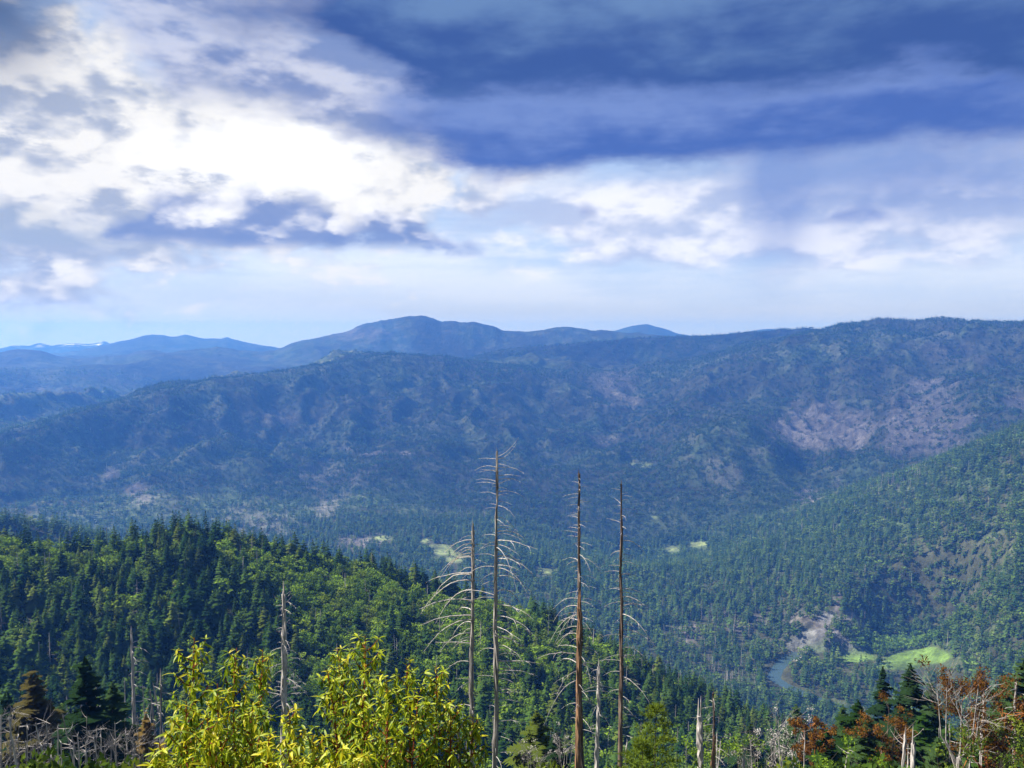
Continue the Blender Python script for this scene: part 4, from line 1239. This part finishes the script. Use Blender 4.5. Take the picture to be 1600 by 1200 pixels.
# thicket of dead poles
r_ = rg(400)
for k in range(46):
    pale = r_.random() < .7; POLE = (('thin pale grey pole %s' if pale else 'thin dark brown pole %s'), pale)
    px = float(r_.uniform(-10, 250)); dist = float(r_.uniform(88, 112) if k % 2 else r_.uniform(125, 190))
    snag(px, float(r_.uniform(1112, 1182) if k % 2 else r_.uniform(1062, 1165)), dist, POLE[0] % ('in the thicket of dead stems below the dark conifers' if k % 2 else 'behind the brownish conifer in the dead thicket'), 'silver' if POLE[1] else 'dead_bark', float(r_.uniform(2.6, 5.0)),
         [(1090, 1190, int(r_.integers(3, 8)), 6, 22, float(r_.uniform(-.5, .3)), 0)], 410 + k, float(r_.normal() * .09), .3, group='dead poles in the thicket', twigs=1, branch_mat='silver')
for k in range(16):
    px = float(r_.uniform(1120, 1600))
    snag(px, float(r_.uniform(1130, 1180)), float(r_.uniform(80, 120)), 'thin pale dead stem among the mixed trees on the lower slope', 'silver', float(r_.uniform(2.4, 4.5)),
         [(1150, 1195, 4, 6, 18, -.2, 0)], 500 + k, float(r_.normal() * .05), .4, group='dead stems among the mixed trees', twigs=1, branch_mat='silver')

for k, (px, py, d, wpx) in enumerate([(8, 1092, 125, 44), (48, 1138, 105, 50), (98, 1128, 125, 46), (160, 1140, 110, 52), (200, 1142, 100, 44), (228, 1152, 96, 40)]):
    limb_tree('dead_bush', px, py, d, 'grey leafless bush of fine twigs tangled among the dead poles', wpx, None, 'ash', 560 + k, twiggy=2, cat='bush', group='leafless bushes among the dead poles')

# ================================================================== green brush along the near slope
def bush_meshes(seed):
    r_ = rg(seed)
    a = r_.random(26) * 6.28; q = np.sqrt(r_.random(26))
    cs = np.stack([np.cos(a) * q * .9, np.sin(a) * q * .9, .35 + .55 * (1 - q * q) * r_.random(26) + .12 * r_.random(26)], 1)
    V, T = leaf_cloud(cs, np.full(26, .26), 120, 0.035, r_, .8)
    c_ = Tris(); c_.add(V, T)
    s = Tris()
    for k in range(10):
        V, T = tube([(0, 0, -.15), cs[k] * np.array([.5, .5, .45]), cs[k]], [.03, .02, .008], 4, False); s.add(V, T)
    return s.mesh('stems', M['bark']), c_.mesh('foliage', M['brush'])
BUSH = [bush_meshes(600 + k) for k in range(4)]
r_ = rg(610)
spots = [(15, 1168, 34, 2.0), (60, 1182, 33, 1.7), (104, 1176, 36, 1.9), (150, 1186, 34, 1.5), (192, 1172, 35, 1.5), (232, 1180, 31, 1.4), (-20, 1180, 30, 2.0), (35, 1192, 29, 1.6), (128, 1194, 30, 1.5), (210, 1192, 28, 1.3),
         (815, 1190, 40, 1.5), (880, 1190, 44, 1.6), (950, 1186, 46, 1.6), (1075, 1188, 44, 1.6), (1135, 1192, 46, 1.6), (1230, 1188, 50, 2.0), (1330, 1186, 52, 2.2), (1395, 1184, 52, 2.0), (1455, 1186, 50, 2.0), (1560, 1182, 50, 2.2), (1605, 1176, 48, 2.2)]
for k, (px, py, d, w) in enumerate(spots):
    x, y, z = ground(px, d); h = max(top_z(px, py, d) - z, 1.0)
    o = thing('bush', (x, y, z), 'rounded green bush of small leaves ' + ('below the thicket of dead poles' if px < 400 else ('under the tall grey snags' if px < 1150 else 'under the rust leaved trees')), 'bush', 'green bushes on the near slope', float(r_.random() * 6.28), (h * .62, h * .62, h * .88))
    sm_, fm_ = BUSH[k % 4]
    link('stems', sm_, o); link('foliage', fm_, o)

# ================================================================== yellow leaved shrubs right below the viewpoint
def leaf_material(name, c0, c1):
    m, gr = material(name)
    oi = gr.node('ShaderNodeObjectInfo'); p = geo_pos(gr)
    n = gr.noise(p, 5.0, 3.0, 0.6); n2 = gr.noise(p, 38.0, 2.0, 0.5)
    col = gr.mix(gr.smooth(n * 0.75 + n2 * 0.35 + (Val(gr, oi.outputs['Random']) - 0.5) * 0.3, 0.34, 0.74), c0, c1)
    pr = gr.node('ShaderNodeBsdfPrincipled'); gr.nt.links.new(col.s, pr.inputs['Base Color'])
    pr.inputs['Roughness'].default_value = 0.5; pr.inputs['Specular IOR Level'].default_value = 0.3
    t = gr.node('ShaderNodeBsdfTranslucent'); gr.nt.links.new(col.s, t.inputs['Color'])
    mx = gr.node('ShaderNodeMixShader'); mx.inputs[0].default_value = 0.46
    gr.nt.links.new(pr.outputs[0], mx.inputs[1]); gr.nt.links.new(t.outputs[0], mx.inputs[2])
    return finish(m, gr, mx.outputs[0])
LEAF = {'gold': leaf_material('golden_young_leaf', (0.44, 0.40, 0.010), (0.68, 0.60, 0.022)),
        'yellow': leaf_material('yellow_green_leaf', (0.17, 0.25, 0.006), (0.46, 0.49, 0.016)),
        'green': leaf_material('green_leaf', (0.030, 0.080, 0.006), (0.13, 0.21, 0.012))}

def leaf_shape(L, w, fold, curl):
    """lance shaped blade along +X, folded on its midrib and curling down"""
    t = np.array([0, .12, .35, .62, .85, 1.0]); wd = np.array([.10, .55, 1.0, .86, .45, 0.0]) * w / 2
    V, T = [], []
    for a, b in zip(t, wd):
        z = -curl * L * a * a
        V += [(L * a, b, z + fold * b), (L * a, 0, z), (L * a, -b, z + fold * b)]
    for k in range(len(t) - 1):
        i = 3 * k
        T += [(i, i + 1, i + 4), (i, i + 4, i + 3), (i + 1, i + 2, i + 5), (i + 1, i + 5, i + 4)]
    return np.array(V), np.array(T)
LSH = [leaf_shape(.098, .025, .35, .28), leaf_shape(.085, .023, .45, .42), leaf_shape(.108, .027, .3, .55), leaf_shape(.066, .016, .5, .15)]
LMESH = {(k, c_): new_mesh('leaf', *LSH[k], LEAF[c_], True) for k in range(4) for c_ in LEAF}

def leaf_matrix(p, d, up, roll):
    x_ = d / np.linalg.norm(d)
    y_ = np.cross(up, x_); ny = np.linalg.norm(y_)
    y_ = y_ / ny if ny > 1e-4 else np.array([0, 1.0, 0])
    z_ = np.cross(x_, y_)
    c0, s0 = math.cos(roll), math.sin(roll)
    return np.stack([x_, y_ * c0 + z_ * s0, z_ * c0 - y_ * s0], 1), p

def shrub(label, r, leaders, seed, gold):
    """leaders: (px, py of the tip, spread px of the side twigs, dist offset)"""
    r_ = rg(seed)
    px0 = float(np.mean([l[0] for l in leaders])); bx, by, bz = ground(px0, r)
    base = np.array([bx, by, bz - 0.1])
    o = thing('leafy_shrub', base, label, 'shrub')
    leaves = []
    UP = np.array([0, 0, 1.0])
    def leaf(p, d, tone, small=False):
        k = 3 if small else int(r_.integers(0, 3))
        leaves.append((k, tone, *leaf_matrix(p, d, UP, float(r_.normal() * .5)), .75 + .5 * r_.random()))
    for (px, py, spread, off) in leaders:
        rr = r + off; th, s = pix_dir(px, py); th, s = float(th), float(s)
        tip = np.array([rr * math.sin(th), rr * math.cos(th), rr * s]) - base
        foot = np.array([tip[0] * .45, tip[1] * .45, 0.0])
        n = 14; t = np.linspace(0, 1, n)[:, None]
        path = foot * (1 - t) + tip * t + np.sin(t * 7 + r_.random() * 6) * np.array([.03, .03, 0]) + t * (1 - t) * np.array([tip[0] * .3, 0, 0])
        st = Tris(); V, T = tube(path, .024 * (1 - .82 * np.linspace(0, 1, n)), 6, False); st.add(V, T)
        Ht = np.linalg.norm(tip - foot)
        sp = spread / F_PX * rr
        n_tw = int(12 + 10 * Ht)
        for k in range(n_tw):
            f = .22 + .74 * (k + r_.random()) / n_tw
            c0 = np.array([np.interp(f, t[:, 0], path[:, i]) for i in range(3)])
            a = k * 2.4 + r_.normal() * .3
            L = sp * 1.1 * (1.0 - f) ** .6 * (.6 + .6 * r_.random()) + .06
            d = np.array([math.cos(a), math.sin(a), .75 + .5 * r_.random()]); d /= np.linalg.norm(d)
            e = c0 + d * L
            m_ = (c0 + e) / 2 - np.array([0, 0, .10 * L])
            V, T = tube([c0, m_, e], [.008, .006, .003], 4, False); st.add(V, T)
            nl = int(7 + 19 * min(L, 1.0))
            for j in range(nl):
                g_ = .30 + .70 * (j + r_.random()) / nl
                q = (1 - g_) ** 2 * c0 + 2 * g_ * (1 - g_) * m_ + g_ * g_ * e
                al = j * 2.4 + r_.random()
                side = np.array([math.cos(al), math.sin(al), 0])
                dr = side * .8 + d * (.35 * g_) + np.array([0, 0, -.05 - 1.5 * r_.random()])
                shade = r_.random() + (f - .5) * .5 + (g_ - .6) * .5 + gold
                leaf(q, dr, 'gold' if shade > 1.15 and g_ > .7 else ('yellow' if shade > .48 else 'green'))
            for j in range(4):                                    # rosette of young leaves
                al = j * 1.57 + r_.random()
                leaf(e, np.array([math.cos(al), math.sin(al), .9 * r_.random()]), 'gold' if r_.random() < .22 + gold else 'yellow', r_.random() < .5)
        # tip: upright young growth over a skirt of drooping leaves
        for j in range(18):
            f = .84 + .16 * (j / 18)
            c0 = np.array([np.interp(f, t[:, 0], path[:, i]) for i in range(3)])
            al = j * 2.4
            dr = np.array([math.cos(al), math.sin(al), -1.0 + 1.7 * (j / 18) + .3 * r_.normal()])
            leaf(c0, dr, 'gold' if r_.random() < .30 + .45 * (j / 18) else 'yellow', j > 12)
        link('stem', st.mesh('stem', M['red_bark']), o)
    # the leaves that face the viewpoint and show best stand alone; the rest is one mass of foliage
    pos = np.array([l[3] for l in leaves]) + base
    ppx, ppy = project(pos[:, 0], pos[:, 1], pos[:, 2])
    score = np.hypot(pos[:, 0], pos[:, 1]) + 5.0 * ((ppy > 1195) | (ppx < 0)) - np.array([.6 * (l[0] != 3) for l in leaves]) + .5 * r_.random(len(leaves))
    order = np.argsort(score)
    single = set(order[:280].tolist())
    from mathutils import Matrix
    rest_ = {c_: Tris() for c_ in LEAF}
    for i, (k, tone, Rm, p, s) in enumerate(leaves):
        if i in single:
            lo = link('leaf', LMESH[(k, tone)], o)
            mt = np.eye(4); mt[:3, :3] = Rm * s; mt[:3, 3] = p
            lo.matrix_local = Matrix(mt.tolist())
        else:
            V, T = LSH[k]; rest_[tone].add(V @ (Rm * s).T + p, T)
    allt = Tris(); mats = []
    for mi, (c_, t_) in enumerate(rest_.items()):
        mats.append(LEAF[c_])
        if t_.n: allt.add(np.concatenate(t_.V), np.concatenate(t_.T), mi)
    fo = link('foliage', allt.mesh('foliage', mats, True), o); fo['kind'] = 'stuff'
    print('shrub leaves', len(leaves))
    return o
shrub('tall golden green shrub with three pointed shoots and red stems', 9.6, [(304, 996, 78, 0.3), (371, 1012, 70, 0.0), (406, 1016, 55, 0.5), (345, 1066, 70, -0.7), (292, 1095, 80, -0.4), (392, 1108, 90, -0.8), (272, 1125, 60, 0.4), (330, 1120, 80, -1.0)], 701, .10)
shrub('broad glossy green shrub with golden tips beside the tallest grey snag', 9.4, [(566, 994, 85, 0.4), (532, 1012, 70, 0.7), (640, 1036, 85, 0.2), (682, 1040, 70, 0.3), (600, 1060, 85, -0.4), (510, 1046, 60, 0.2), (708, 1092, 75, 0.0), (740, 1120, 60, 0.2), (650, 1090, 90, -0.7), (560, 1085, 80, -0.8)], 702, -.12)
shrub('low yellow shrub filling the gap between the two taller shrubs', 8.4, [(452, 1106, 40, 0.2), (418, 1152, 50, 0.0), (494, 1146, 55, 0.3), (522, 1160, 60, -0.2), (455, 1172, 55, -0.5), (562, 1172, 55, -0.3)], 703, .22)
shrub('small low yellow green sprig of leaves at the edge of the golden shrub', 8.8, [(248, 1160, 30, 0.0), (236, 1180, 26, 0.0)], 704, .05)

# ================================================================== unseen cloud, added above the view and shaped to shade the ridge
ALT = 4600.0
off = (ALT + 300.0) / math.tan(SUN_EL)
sx, sy = math.sin(SUN_AZ) * off, math.cos(SUN_AZ) * off
gx, gy = np.meshgrid(np.linspace(-5600, 5600, 150), np.linspace(2300, 8300, 90), indexing='ij')
ex = np.minimum(sstep(-5600, -4300, gx) * sstep(5600, 4300, gx), sstep(2300, 3100, gy) * sstep(8300, 7700, gy))
th_ = ex * 0.95 - 0.48 + 0.30 * sstep(3600, 5200, gy) + 1.0 * fbm(gx / 1100, gy / 1100, 5, 301)
ok = th_ > 0
thick = np.maximum(th_, 0) * 420
crest_r = np.interp(np.arctan2(gx, gy), LAYERS[15][0], LAYERS[15][1])
left_ = sstep(R(-3), R(-9), np.arctan2(gx, gy))
th_ = th_ - 3.0 * left_ * sstep(150, 500, np.hypot(gx, gy) - crest_r)  # cut back behind the left crest so the hills there stay sunlit
ok = th_ > 0
thick = np.maximum(th_, 0) * 420
lump = 60 * fbm(gx / 380, gy / 380, 4, 305)
top = np.stack([gx + sx, gy + sy, ALT + thick + lump * (th_ > .1)], -1).reshape(-1, 3)
bot = np.stack([gx + sx, gy + sy, ALT - 0.12 * thick + 0.3 * lump * (th_ > .1)], -1).reshape(-1, 3)
cells = ok[:-1, :-1] | ok[1:, :-1] | ok[:-1, 1:] | ok[1:, 1:]
ci_, cj_ = np.where(cells); w_ = gx.shape[1]; n_v = len(top)
qd = np.stack([ci_ * w_ + cj_, (ci_ + 1) * w_ + cj_, (ci_ + 1) * w_ + cj_ + 1, ci_ * w_ + cj_ + 1], 1)
m_c, gr = material('shade_cloud_vapour')
df = gr.node('ShaderNodeBsdfDiffuse'); df.inputs['Color'].default_value = (0.85, 0.87, 0.9, 1)
tl_ = gr.node('ShaderNodeBsdfTranslucent'); tl_.inputs['Color'].default_value = (0.85, 0.87, 0.9, 1)
mx_ = gr.node('ShaderNodeMixShader'); mx_.inputs[0].default_value = 0.5
gr.nt.links.new(df.outputs[0], mx_.inputs[1]); gr.nt.links.new(tl_.outputs[0], mx_.inputs[2])
tp_ = gr.node('ShaderNodeBsdfTransparent'); m2_ = gr.node('ShaderNodeMixShader'); m2_.inputs[0].default_value = 0.66      # thinned so that some sun still reaches the ridge
gr.nt.links.new(mx_.outputs[0], m2_.inputs[1]); gr.nt.links.new(tp_.outputs[0], m2_.inputs[2])
m_c = finish(m_c, gr, m2_.outputs[0])
link('cloud', new_mesh('cloud', np.concatenate([top, bot]), np.concatenate([qd, qd[:, ::-1] + n_v]), m_c, True), kind='structure')

# ================================================================== haze: one closed box of pale air round the whole landscape
zlo = float(Z.min()) - 6.0
zhi = float(Z.max()) + 30.0
print('haze', zlo, zhi)
hb = 17800.0
hv = [(sx * hb, sy * hb, zz) for zz in (zlo, zhi) for sx, sy in ((-1, -1), (1, -1), (1, 1), (-1, 1))]
hf = [(0, 3, 2, 1), (4, 5, 6, 7), (0, 1, 5, 4), (1, 2, 6, 5), (2, 3, 7, 6), (3, 0, 4, 7)]
hm = bpy.data.materials.new('hazy_air'); hm.use_nodes = True
hm.node_tree.nodes.clear()
hvn = hm.node_tree.nodes.new('ShaderNodeVolumePrincipled')
hvn.inputs['Color'].default_value = (0.085, 0.30, 1.0, 1)
hvn.inputs['Density'].default_value = 1.02e-4
hvn.inputs['Absorption Color'].default_value = (0.40, 0.40, 0.40, 1)
hvn.inputs['Anisotropy'].default_value = 0.1
hmo = hm.node_tree.nodes.new('ShaderNodeOutputMaterial')
hm.node_tree.links.new(hvn.outputs[0], hmo.inputs['Volume'])
hm.cycles.homogeneous_volume = True
link('haze', new_mesh('haze', hv, hf, hm, False), kind='stuff', label='pale blue haze lying over the valley and the far mountains', category='haze')
